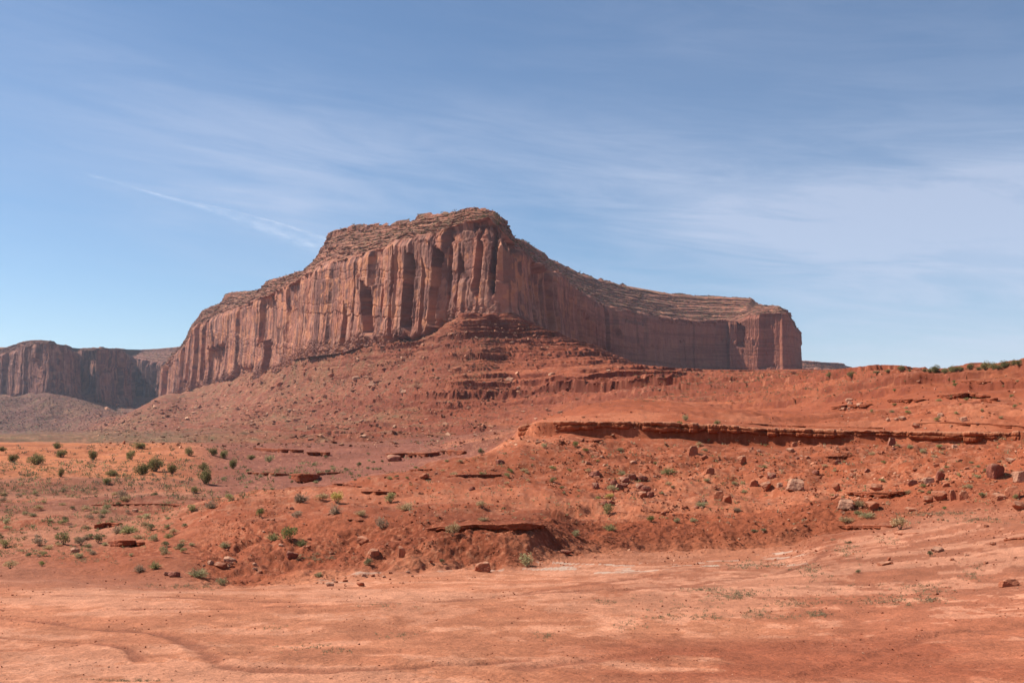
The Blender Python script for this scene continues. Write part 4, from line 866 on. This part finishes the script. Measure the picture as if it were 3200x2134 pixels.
def stems_mesh(name, ends, r0, r1, mat=None, root=None, segs=5):
    bm = bmesh.new()
    for e in ends:
        a = Vector(root or (0, 0, -.05)); e = Vector(e); mid = a.lerp(e, .5)+Vector((e.x*.12, e.y*.12, .0)); prev = None
        for k, (p, rad) in enumerate(((a, r0), (mid, .5*(r0+r1)), (e, r1))):
            ring = [bm.verts.new((p.x+rad*math.cos(2*math.pi*j/segs), p.y+rad*math.sin(2*math.pi*j/segs), p.z)) for j in range(segs)]
            if prev:
                for j in range(segs): bm.faces.new((prev[j], prev[(j+1) % segs], ring[(j+1) % segs], ring[j]))
            prev = ring
    me = bpy.data.meshes.new(name); bm.to_mesh(me); bm.free(); me.materials.append(mat or M_wood); return me
def dome_points(n, g, clumps=7, seed=0):
    """unit-size bush (width 1, height 1) with an uneven outline built from leaf clumps"""
    cs = []
    for k in range(clumps):
        a = g.random()*6.283; rr_ = .30*math.sqrt(g.random()); cs.append((rr_*math.cos(a), rr_*math.sin(a), .30+.42*g.random()*(1-rr_), .17+.10*g.random()))
    cs = np.array(cs); k = g.integers(0, clumps, n); d = g.normal(size=(n, 3)); d /= np.linalg.norm(d, axis=1)[:, None]
    rad = cs[k, 3]*g.random(n)**.33
    P = cs[k, :3]+d*rad[:, None]*np.array([1, 1, .95]); P[:, 2] = np.abs(P[:, 2])
    return P, d
KIND = {'sage': (.285,.250,.130), 'green': (.185,.180,.065), 'olive': (.245,.215,.095), 'tan': (.36,.255,.135), 'brown': (.26,.185,.12), 'dark': (.165,.145,.075), 'yellow': (.33,.265,.085)}
SHR = {}
for ki, (kn, tone) in enumerate(KIND.items()):
    SHR[kn] = []
    for v in range(2):
        g = np.random.default_rng(400+ki*10+v)
        if kn in ('sage', 'tan', 'brown', 'olive') and v == 0:      # brushy: thin upright blades fanning from the root
            n = 420; th = g.random(n)*6.283; el_ = np.arccos(1-.80*g.random(n)); d = np.stack([np.sin(el_)*np.cos(th), np.sin(el_)*np.sin(th), np.cos(el_)*1.1], 1)
            lobes = 1+.28*np.sin(3*th+v)+.2*np.sin(5*th)
            c = d*(g.random(n)**.6*.52*lobes)[:, None]*np.array([.85, .85, 1]); c[:, 2] += .02
            fol = leaf_mesh('foliage', c, d+.35*g.normal(size=(n, 3)), .22, tone, g, aspect=6.5)
        else:
            P, d = dome_points(620, g, 9); fol = leaf_mesh('foliage', P, d+.5*g.normal(size=P.shape)+np.array([0, 0, .35]), .085, tone, g, aspect=1.9)
        ends = [(.30*math.cos(a)*g.uniform(.5, 1), .30*math.sin(a)*g.uniform(.5, 1), g.uniform(.3, .55)) for a in np.linspace(0, 6.0, 7)]
        SHR[kn].append((fol, stems_mesh('stem', ends, .022, .007)))
def plant(name, px, py, w, h, protos, label, cat, group, parts=True, squash=1.0):
    p = on_ground(px, py)
    if p is None: return None
    fol, stem = rr.choice(protos); W = w*p.y/FP; H = h*p.y/FP
    if parts:
        r_ = bpy.data.objects.new(name, None); C.objects.link(r_)
        f = bpy.data.objects.new(fol.name.split('.')[0], fol); s_ = bpy.data.objects.new(stem.name.split('.')[0], stem)
        for c in (f, s_): C.objects.link(c); c.parent = r_
    else:
        r_ = bpy.data.objects.new(name, fol); C.objects.link(r_)
    r_.location = (p.x, p.y+.12*W, p.z-.02*H); r_.scale = (W, W*rr.uniform(.8, 1.05), H*1.05); r_.rotation_euler = (0, 0, rr.uniform(0, 6.28))
    tag(r_, label, cat, group); return r_
G_S = 'desert shrubs'
S = [
 (813,1615,30,32,'green','small bright green shrub near the western shoulder of the mound'),
 (903,1690,56,52,'green','largest bright green bush, on the western flank of the front mound'),
 (853,1690,40,34,'olive','olive brown bush standing just beside the largest bright green bush'),
 (942,1707,36,30,'olive','low olive bush downhill of the largest bright green bush'),
 (938,1569,46,38,'brown','dark brownish bush at the back of the mound, first of the row'),
 (1052,1572,50,44,'yellow','tall yellowish olive bush at the back of the mound'),
 (1003,1565,46,28,'tan','pale yellowish bush between the brownish and the tall yellowish one'),
 (1046,1608,36,44,'brown','grey brown wispy bush right below the tall yellowish one'),
 (1220,1570,46,36,'olive','round green topped bush on the smooth top of the mound'),
 (1266,1595,48,34,'tan','tan dry bush with a shadow on the smooth top of the mound'),
 (1127,1611,32,26,'tan','small tan tuft between the mound bushes and the short ledge'),
 (926,1618,38,26,'brown','low twiggy grey brown shrub on the steep side of the mound'),
 (1192,1654,44,44,'brown','brown green bush beside the short thin ledge of the mound'),
 (1414,1676,54,48,'tan','large brownish tan bush at the west end of the lip ledge, casting a shadow'),
 (1646,1770,50,50,'sage','round silvery sagebrush at the foot of the eroded bank by the wash'),
 (1150,1767,34,27,'dark','dark brown bush low on the front mound near the road'),
 (1382,1761,20,18,'dark','tiny dark green shrub low on the face of the eroded bank'),
 (995,1803,32,18,'sage','flat grey green shrub by the road below the mound'),
 (1504,1586,38,24,'tan','dry tan shrub on the bare orange apron of the mound'),
 (1508,1628,34,18,'tan','dry grey tuft above the lip ledge of the eroded bank'),
 (1121,1460,20,20,'dark','dark shrub on the purple slope beside the big dark boulder'),
 (1504,1422,24,24,'dark','dark round shrub at the edge where the spur meets the purple slope'),
 (840,1444,36,28,'sage','grey green shrub at the top of the purple flat near the first ledge'),
 (1900,1608,52,40,'olive','large grey olive bush under the paired dark slabs'),
 (1907,1658,40,28,'olive','olive bush downhill from the large grey olive one'),
 (2034,1631,36,24,'green','vivid green dome shaped shrub on the smooth apron'),
 (2115,1632,24,17,'sage','pale green shrub next east of the vivid green dome shrub'),
 (2168,1632,30,17,'sage','grey green cushion shrub, second east of the vivid green dome shrub'),
 (1912,1533,36,22,'sage','sage shrub in front of the dark rock pile'),
 (1904,1558,32,20,'yellow','yellowish shrub just above the paired dark slabs'),
 (2090,1480,44,25,'olive','spreading olive shrub uphill east of the dark rock pile'),
 (1799,1399,21,24,'green','bright green upright shrub near the dark ledge under the caprock tip'),
 (2304,1598,34,16,'brown','brown low cushion shrub on the smooth apron below the touching boulders'),
 (2193,1584,48,20,'sage','long low sage clump downhill of the touching boulders'),
 (2143,1315,24,24,'sage','grey shrub standing on top of the caprock ledge, tallest there'),
 (2124,1334,22,22,'green','green shrub hanging on the caprock ledge edge'),
 (2241,1325,22,17,'olive','small olive shrub on the caprock top, east of the grey one'),
 (1799,1677,28,26,'sage','grey sage bush on the east flank of the eroded bank'),
 (2360,1664,28,12,'dark','dark flat shrub above the wash, the first of two'),
 (2387,1662,26,14,'dark','dark flat shrub above the wash, the second of two'),
 (2815,1655,60,46,'tan','large golden tan bush beside the flat ledge at the head of the wash'),
 (2713,1618,48,24,'sage','sage clump above the flat ledge at the head of the wash'),
 (2646,1631,46,24,'tan','tan grey bush on the flat ledge, close to the notch'),
 (2682,1607,26,18,'olive','green olive shrub between the sage clump and the tan grey bush'),
 (2685,1584,36,34,'tan','pale dry bush beside the pale topped flat boulder'),
 (2908,1739,24,22,'dark','dark bush just below the pale flat boulder on the near slope'),
 (2683,1790,20,13,'dark','lone dark tuft on the near sandy slope by flat red rocks'),
 (2654,1700,17,11,'dark','tiny dark tuft on bare sand above the wash'),
 (2952,1592,20,12,'green','small vivid green plant on bare ground under the slanting rock train'),
 (3070,1553,28,16,'olive','low green clump downhill of the biggest dark boulder'),
 (398,1666,54,32,'olive','wide green and rust bush behind the row of rounded blocks'),
 (365,1667,30,30,'brown','brown bush touching the wide green and rust bush'),
 (469,1658,38,25,'dark','dark green spiky shrub east of the wide green and rust bush'),
 (195,1700,56,42,'olive','largest olive bush on the western flat'),
 (120,1704,46,30,'brown','brownish bush west of the largest olive bush'),
 (250,1702,40,28,'brown','greyish bush east of the largest olive bush'),
 (304,1696,34,32,'dark','dark rounded bush beside the row of rounded blocks'),
 (281,1683,28,18,'dark','dark low shrub behind the dark rounded bush'),
 (11,1710,34,28,'olive','olive shrub at the west edge of the flat'),
 (29,1777,48,28,'tan','pale yellow green tuft at the west edge near the road'),
 (130,1769,26,20,'green','small green bush with a flat stone beneath, near the road'),
 (245,1742,34,18,'sage','grey shrub under the pale rounded boulder'),
 (434,1788,38,32,'brown','brown wispy bush on the bank next to the dark hollow rock'),
 (482,1778,40,32,'olive','dark olive leaning bush beside the brown wispy one'),
 (618,1804,64,36,'sage','wide grey brush at the foot of the gullied bank'),
 (693,1829,42,28,'sage','grey green spiky bush at the road edge below the gullied bank'),
 (379,1557,36,32,'brown','dark greyish bush standing behind the long crumbling ledge'),
 (658,1589,38,36,'brown','tall greyish bush at the foot of the mound shoulder'),
 (599,1597,32,24,'olive','olive shrub beside the tall greyish bush on the flat'),
 (716,1566,32,26,'olive','olive tan shrub on the crest of the mound shoulder'),
 (700,1712,32,26,'sage','pale sage tuft on the smooth western face of the mound'),
 (429,1683,34,20,'tan','tan rust tuft just east of the row of rounded blocks'),
 (543,1670,30,22,'tan','tan tuft on the sandy apron west of the mound'),
]
for px_, py_, w_, h_, k_, lab in S: plant('shrub', px_, py_, w_, h_, SHR[k_], lab, 'shrub', G_S)
def sow(n, region, wr, kinds, label, group, hr=(.5, .8), name='shrub'):
    k = 0; t = 0
    while k < n and t < 40*n:
        t += 1; a, b = region(); w = rr.uniform(*wr)
        if plant(name, a, b, w, w*rr.uniform(*hr), SHR[rr.choice(kinds)], label, 'shrub', group, parts=False): k += 1
sow(72, box(-10, 620, 1545, 1740), (16, 34), ['dark', 'brown', 'sage', 'olive', 'tan', 'sage'], 'grey green or brownish shrub dotted over the western flat', 'shrubs on the western flat')
sow(40, poly([(700,1500),(900,1500),(1100,1470),(1300,1440)], (70, 22)), (11, 19), ['dark', 'sage'], 'small dark shrub on the purple stony slope', 'shrubs on the purple slope')
sow(54, box(1700, 3180, 1385, 1560), (13, 25), ['sage', 'green', 'sage', 'olive', 'tan'], 'small sage green shrub on the open slope under the caprock ledge', 'shrubs on the open slope')
sow(22, poly([(1250,1500),(1450,1470),(1600,1490),(1780,1560)], (60, 16)), (14, 28), ['olive', 'green', 'tan'], 'small olive green tuft on the back of the front mound', 'tufts on the mound back')
sow(26, box(2680, 3190, 1185, 1320), (9, 20), ['sage', 'olive', 'green'], 'small green shrub on the upper hill among the layered ledges', 'shrubs on the upper hill')

# junipers
JUN = []
for v in range(4):
    g = np.random.default_rng(600+v); cl = 11; cs = []
    for k in range(cl):
        a = g.random()*6.283; r_ = .33*math.sqrt(g.random()); cs.append((r_*math.cos(a), r_*math.sin(a), .20+.60*g.random()*(1-1.2*r_), .15+.12*g.random()))
    cs = np.array(cs); n = 1900; k = g.integers(0, cl, n); d = g.normal(size=(n, 3)); d /= np.linalg.norm(d, axis=1)[:, None]
    P = cs[k, :3]+d*(cs[k, 3]*g.random(n)**.4)[:, None]; P[:, 2] = np.maximum(P[:, 2], .05+.08*g.random(n))
    fol = leaf_mesh('crown', P, d+.5*g.normal(size=P.shape), .055, (.180,.155,.068), g, aspect=1.7, spread=.35)
    JUN.append((fol, stems_mesh('trunk', [tuple(c[:3]) for c in cs[:7]], .045, .012, segs=6)))
J = [
 (111,1452,56,46,'broad dark juniper second in the row along the dune edge'),
 (40,1444,38,32,'thin bent juniper with a curved shadow near the dune edge'),
 (6,1410,26,20,'juniper cut by the west edge of view'),
 (178,1402,34,26,'dark juniper on the dune crest above another one'),
 (192,1430,38,32,'juniper just in front of the dark one on the dune crest'),
 (289,1438,36,38,'round topped juniper standing alone on bare orange dune sand'),
 (409,1436,36,36,'small round juniper on a bare trunk with its shadow beneath'),
 (432,1403,52,26,'wide dark juniper farthest back on the dune edge'),
 (482,1473,56,52,'biggest dark juniper on the dune, behind another big one'),
 (440,1484,60,48,'big olive juniper just in front of the biggest dark one'),
 (536,1482,38,40,'sparse yellowish juniper east of the biggest dark one'),
 (348,1487,38,26,'low juniper west of the big olive one'),
 (333,1512,30,24,'small juniper lower on the dune above the shrub patch'),
 (591,1424,32,32,'juniper with a lean and a shadow at the dune end'),
 (664,1422,34,28,'juniper touching its neighbour where the dune meets the purple slope'),
 (700,1432,36,32,'juniper in front of its touching neighbour at the purple slope'),
 (727,1465,32,38,'narrow upright juniper beside the thin purple ledge'),
 (640,1512,56,56,'tallest olive juniper at the east end of the dune, wide at its foot'),
 (635,1470,34,34,'upper juniper rising behind the tallest olive one'),
 (784,1437,30,20,'grey green juniper at the top of the purple flat'),
 (190,1490,20,34,'thin upright dead looking juniper on the dune'),
 (608,1541,24,26,'small dark juniper below the dune end'),
]
for a, b, w, h, lab in J: plant('juniper', a, b, w, h, JUN, lab, 'juniper', 'junipers along the dune')
JR = [(2818,1160,24,16,'rounded juniper on the skyline, first clear one of the row'), (2842,1161,16,6,'low flat bush on the skyline beside the first rounded juniper'), (2891,1162,16,9,'tiny low juniper on the skyline between two bigger ones'), (2924,1166,32,22,'dense round juniper on the skyline, darkest of the row'),
 (2955,1166,24,16,'juniper at the low west end of the long skyline clump'), (2978,1163,28,20,'juniper in the middle of the long skyline clump'), (3000,1160,26,15,'juniper at the sparse east end of the long skyline clump'),
 (3034,1155,22,18,'lone juniper standing on the skyline after the long clump'), (3082,1156,30,24,'taller juniper of the skyline pair near the high end'), (3106,1155,28,20,'shorter juniper of the skyline pair near the high end'),
 (3140,1150,42,20,'wide spreading juniper on the skyline near the high end'), (3168,1142,20,16,'small juniper nearly highest on the skyline'), (3186,1143,24,18,'juniper at the highest end of the skyline by the rocks'),
 (2740,1168,26,9,'low spreading bush on the skyline, the first past the far mesa stub'), (2775,1164,20,9,'small low bush on the skyline before the first rounded juniper'), (2908,1164,20,11,'small bush leaning against the densest skyline juniper'), (2990,1162,30,14,'low wide bush filling the gap in the long skyline clump'), (3060,1157,18,10,'tiny bush between the lone juniper and the skyline pair'), (3122,1154,22,12,'low bush between the skyline pair and the wide spreading juniper'),
 (2663,1180,30,18,'dark juniper just under the skyline below the far mesa stub'), (2592,1178,18,16,'small juniper under the skyline close to the mesa end')]
for a, b, w, h, lab in JR: plant('juniper', a, b, 1.15*w, 1.3*h, JUN, lab, 'juniper', 'junipers on the skyline')

# low scrub and grass nobody could count
def scatter_tufts(name, PX, PY_, SZ, TONE, n_leaf=9, aspect=2.6, up=.8):
    ci = np.clip(np.searchsorted(pxc, PX), 1, len(pxc)-1); g = np.random.default_rng(len(PX)); Cn, Dn, Sn, Tn = [], [], [], []
    for c, b, sz, tn in zip(ci, PY_, SZ, TONE):
        col = PYG[20:, c]; r = int(np.argmax(col <= b))
        if col[r] > b: continue
        r += 20; y = GY[r, c]; s_ = sz*y/FP
        q = g.normal(size=(n_leaf, 3))*np.array([.30, .30, .16])*s_; q[:, 2] = np.abs(q[:, 2])
        Cn.append(q+np.array([GX[r, c], y, GZ[r, c]-.02*s_])); d = g.normal(size=(n_leaf, 3)); d[:, 2] = np.abs(d[:, 2])+up; Dn.append(d); Sn.append(np.full(n_leaf, .36*s_)); Tn.append(np.broadcast_to(tn, (n_leaf, 3))/ALB*(1+.25*g.normal(size=(n_leaf, 1))).clip(.5, 1.6))
    c = np.concatenate(Cn); d = np.concatenate(Dn); n = len(c); u = d/np.linalg.norm(d, axis=1)[:, None]
    s_ = np.cross(u, g.normal(size=(n, 3))); s_ /= np.linalg.norm(s_, axis=1)[:, None]; L_ = (np.concatenate(Sn)*g.uniform(.6, 1.4, n))[:, None]; W_ = L_/aspect
    V = np.stack([c-s_*W_*.5, c+s_*W_*.5, c+u*L_+s_*W_*.2, c+u*L_-s_*W_*.2], 1).reshape(-1, 3)
    o = mesh_np(name, V, np.arange(4*n).reshape(n, 4), M_leaf, np.repeat(np.concatenate(Tn), 4, 0), smooth=False); tag(o, kind='stuff')
N_ = 1700; px = g0.uniform(-30, 760, N_); py = g0.uniform(1395, 1560, N_); m = g0.random(N_) < (.25+.75*np.exp(-(((px-470)/160)**2+((py-1512)/22)**2)))
scatter_tufts('dune_scrub', px[m], py[m], 8+9*g0.random(m.sum()), pick_tone(m.sum(), [(.13,.125,.07), (.18,.155,.09), (.21,.15,.10)]))
N_ = 5200; px = g0.uniform(-30, 1500, N_); py = g0.uniform(1440, 1740, N_); m = (py < np.interp(px, [0,450,600,900,1100,1250,1350,1500], [1750,1720,1600,1525,1495,1480,1440,1420])) & (fbm(px/90, py/25, 0, 3, 307) > -.05)
scatter_tufts('flat_scrub', px[m], py[m], 7+13*g0.random(m.sum())**2, pick_tone(m.sum(), [(.20,.175,.085), (.26,.225,.115), (.27,.19,.105), (.15,.135,.065)]))
N_ = 9000; px = g0.uniform(300, 2000, N_); py = g0.uniform(990, 1400, N_); top = np.interp(px, cx, cy)
m = (py > top+2) & (g0.random(N_) < np.where(px < 1350, .8, np.clip(1-(px-1350)/350, .08, 1))*sst(fbm(px/80, py/26, 0, 4, 308), -.25, .35))
scatter_tufts('talus_scrub', px[m], py[m], 3.2+4.5*g0.random(m.sum()), pick_tone(m.sum(), [(.15,.145,.075), (.20,.18,.10), (.13,.12,.065)]), n_leaf=6, aspect=1.6)
N_ = 700; px = g0.uniform(1980, 2760, N_); py = g0.uniform(1162, 1260, N_)
scatter_tufts('plateau_scrub', px, py, 4+5*g0.random(N_), pick_tone(N_, [(.15,.135,.07), (.20,.175,.10)]), n_leaf=6, aspect=1.6)
N_ = 1500; px = g0.uniform(1250, 3200, N_); py = g0.uniform(1370, 1640, N_); m = fbm(px/70, py/30, 0, 3, 309) > .0
scatter_tufts('slope_tufts', px[m], py[m], 6+9*g0.random(m.sum()), pick_tone(m.sum(), [(.25,.235,.135), (.36,.27,.16), (.20,.20,.09)]))
PATCH = [(2212,1846,80,7,60),(2320,1855,60,8,60),(2280,1866,50,7,50),(2355,1768,110,10,80),(2538,1788,45,18,50),(2484,1887,60,9,50),(2362,1921,38,12,50),(2555,1921,28,9,40),(2892,1843,80,18,70),(2770,1880,120,14,110),(2920,1877,50,9,40),(3035,1795,32,28,40),(2076,1931,60,8,30),(1893,1884,30,6,20),(1709,1989,28,8,24),(1967,1955,60,16,30),(2212,1931,50,8,40),(2477,1928,80,12,40),(2640,1720,40,26,60),(2950,1607,70,5,50),(3050,1630,80,7,50),(2860,1610,60,4,30),(2780,1690,40,14,20),
 (952,2027,80,14,40),(1061,2033,40,10,30),(1245,1986,60,10,24),(408,2131,110,4,60),(850,1962,50,8,14),(270,1750,90,10,50),(1000,1745,90,18,60),(560,1835,110,8,50),(1180,1895,100,10,24),(2150,1900,200,40,60),(2600,1850,200,50,60)]
px = np.concatenate([g0.normal(a, c*.6, n) for a, b, c, d, n in PATCH]); py = np.concatenate([g0.normal(b, d*.6, n) for a, b, c, d, n in PATCH])
scatter_tufts('grass', px, py, 7+8*g0.random(len(px)), pick_tone(len(px), [(.20,.175,.10), (.24,.215,.125), (.17,.155,.085), (.28,.235,.13)]), n_leaf=12, aspect=4.5, up=1.1)

def mesa_scrub(D, n, size):
    g = np.random.default_rng(n); r = g.integers(D['r1']+2, D['Z'].shape[0]-1, n); c = g.integers(0, D['nc'], n)
    P = np.stack([D['X'][r, c], D['Y'][r, c], D['Z'][r, c]], 1); k = 7
    sz = size*(.6+.9*g.random(n)); C3 = (P[:, None, :]+g.normal(size=(n, k, 3))*np.array([.32, .32, .2])*sz[:, None, None]).reshape(-1, 3); C3[:, 2] += .25*np.repeat(sz, k)
    d = g.normal(size=C3.shape); d[:, 2] = abs(d[:, 2])+.4; u = d/np.linalg.norm(d, axis=1)[:, None]; s_ = np.cross(u, g.normal(size=u.shape)); s_ /= np.linalg.norm(s_, axis=1)[:, None]
    L_ = (.45*np.repeat(sz, k))[:, None]; W_ = L_*.7; V = np.stack([C3-s_*W_*.5, C3+s_*W_*.5, C3+u*L_+s_*W_*.2, C3+u*L_-s_*W_*.2], 1).reshape(-1, 3)
    o = mesh_np('mesa_scrub', V, np.arange(len(V)).reshape(-1, 4), M_leaf, np.repeat(np.array([(.16,.15,.08)])*(1+.3*g.normal(size=(len(C3), 1))).clip(.5, 1.6), 4, 0), smooth=False); tag(o, kind='stuff')
mesa_scrub(main, 3200, 3.2)

# ---------------------------------------------------------------- contrail
def contrail():
    m = bpy.data.materials.new('ice_cloud'); m.use_nodes = True; nt = m.node_tree; N = nt.nodes; L = nt.links; N.clear()
    out = N.new('ShaderNodeOutputMaterial'); a = N.new('ShaderNodeAttribute'); a.attribute_name = 'tone'; sep = N.new('ShaderNodeSeparateColor'); L.new(a.outputs['Color'], sep.inputs[0])
    tc = N.new('ShaderNodeTexCoord'); mp = N.new('ShaderNodeMapping'); mp.inputs['Scale'].default_value = (.0016, .0006, .002); L.new(tc.outputs['Object'], mp.inputs[0])
    n = N.new('ShaderNodeTexNoise'); n.inputs['Scale'].default_value = 1.5; n.inputs['Detail'].default_value = 6; L.new(mp.outputs[0], n.inputs['Vector'])
    mr = N.new('ShaderNodeMapRange'); L.new(n.outputs['Fac'], mr.inputs[0]); mr.inputs[1].default_value = .35; mr.inputs[2].default_value = .7; mr.inputs[3].default_value = .1; mr.inputs[4].default_value = .5
    mu = N.new('ShaderNodeMath'); mu.operation = 'MULTIPLY'; L.new(mr.outputs[0], mu.inputs[0]); L.new(sep.outputs[0], mu.inputs[1])
    d = N.new('ShaderNodeBsdfDiffuse'); d.inputs[0].default_value = (.85,.87,.9,1); t = N.new('ShaderNodeBsdfTranslucent'); t.inputs[0].default_value = (.85,.87,.9,1)
    mx = N.new('ShaderNodeMixShader'); mx.inputs[0].default_value = .6; L.new(d.outputs[0], mx.inputs[1]); L.new(t.outputs[0], mx.inputs[2])
    tr = N.new('ShaderNodeBsdfTransparent'); m2 = N.new('ShaderNodeMixShader'); L.new(mu.outputs[0], m2.inputs[0]); L.new(tr.outputs[0], m2.inputs[1]); L.new(mx.outputs[0], m2.inputs[2]); L.new(m2.outputs[0], out.inputs[0])
    alt = 9000.; tpts = [(255,547,6,.18),(330,565,9,.30),(430,594,8,.35),(500,616,7,.8),(600,640,14,.7),(700,664,24,.6),(820,700,36,.65),(930,740,44,.7),(1040,776,50,.75),(1250,850,46,.5)]
    nn = 120; q = np.linspace(0, 1, nn); tt = np.linspace(0, 1, len(tpts)); A = np.array(tpts, float)
    px, py, w, al = [gsm(np.interp(q, tt, A[:, j]), 4) for j in range(4)]
    Y = alt*FP/(HOR-py); P = np.stack([(px-1600)/FP*Y, Y], 1)
    T = np.gradient(P, axis=0); T /= np.hypot(T[:, 0], T[:, 1])[:, None]; O = np.stack([T[:, 1], -T[:, 0]], 1)
    k = 13; V = np.zeros((k, nn, 3)); Cc = np.zeros((k, nn, 3))
    hw = w*Y/FP*(1.6+.9*q)
    for j in range(k):
        u = j/(k-1)*2-1; V[j, :, :2] = P+O*(u*hw)[:, None]; V[j, :, 2] = alt+120*(1-u*u)
        Cc[j] = (al*(.55*np.exp(-((u+.5)/.28)**2)+.75*np.exp(-((u-.45)/.22)**2)*np.clip(q*2, .3, 1)+.25*(1-u*u)**2)*(1-abs(u)**6)*np.clip(q*14, 0, 1))[:, None]
    o = mesh_np('contrail', V.reshape(-1, 3), grid_faces(k, nn), m, Cc.reshape(-1, 3)/ALB); tag(o, 'faint white contrail fading across the blue sky beside the mesa', 'contrail')
contrail()

# ---------------------------------------------------------------- the air
def haze():
    bm = bmesh.new(); bmesh.ops.create_cube(bm, size=1.0)
    for v in bm.verts: v.co = Vector((v.co.x*14200, 3400+v.co.y*7400, 214.5+v.co.z*571))
    me = bpy.data.meshes.new('haze'); bm.to_mesh(me); bm.free()
    m = bpy.data.materials.new('desert_air'); m.use_nodes = True; N = m.node_tree.nodes; N.clear()
    out = N.new('ShaderNodeOutputMaterial'); v = N.new('ShaderNodeVolumePrincipled'); v.inputs['Color'].default_value = (.80,.86,1.0,1); v.inputs['Density'].default_value = 2.4e-5; v.inputs['Anisotropy'].default_value = .2
    m.node_tree.links.new(v.outputs[0], out.inputs['Volume']); me.materials.append(m)
    o = bpy.data.objects.new('haze', me); C.objects.link(o); tag(o, kind='stuff')
haze()
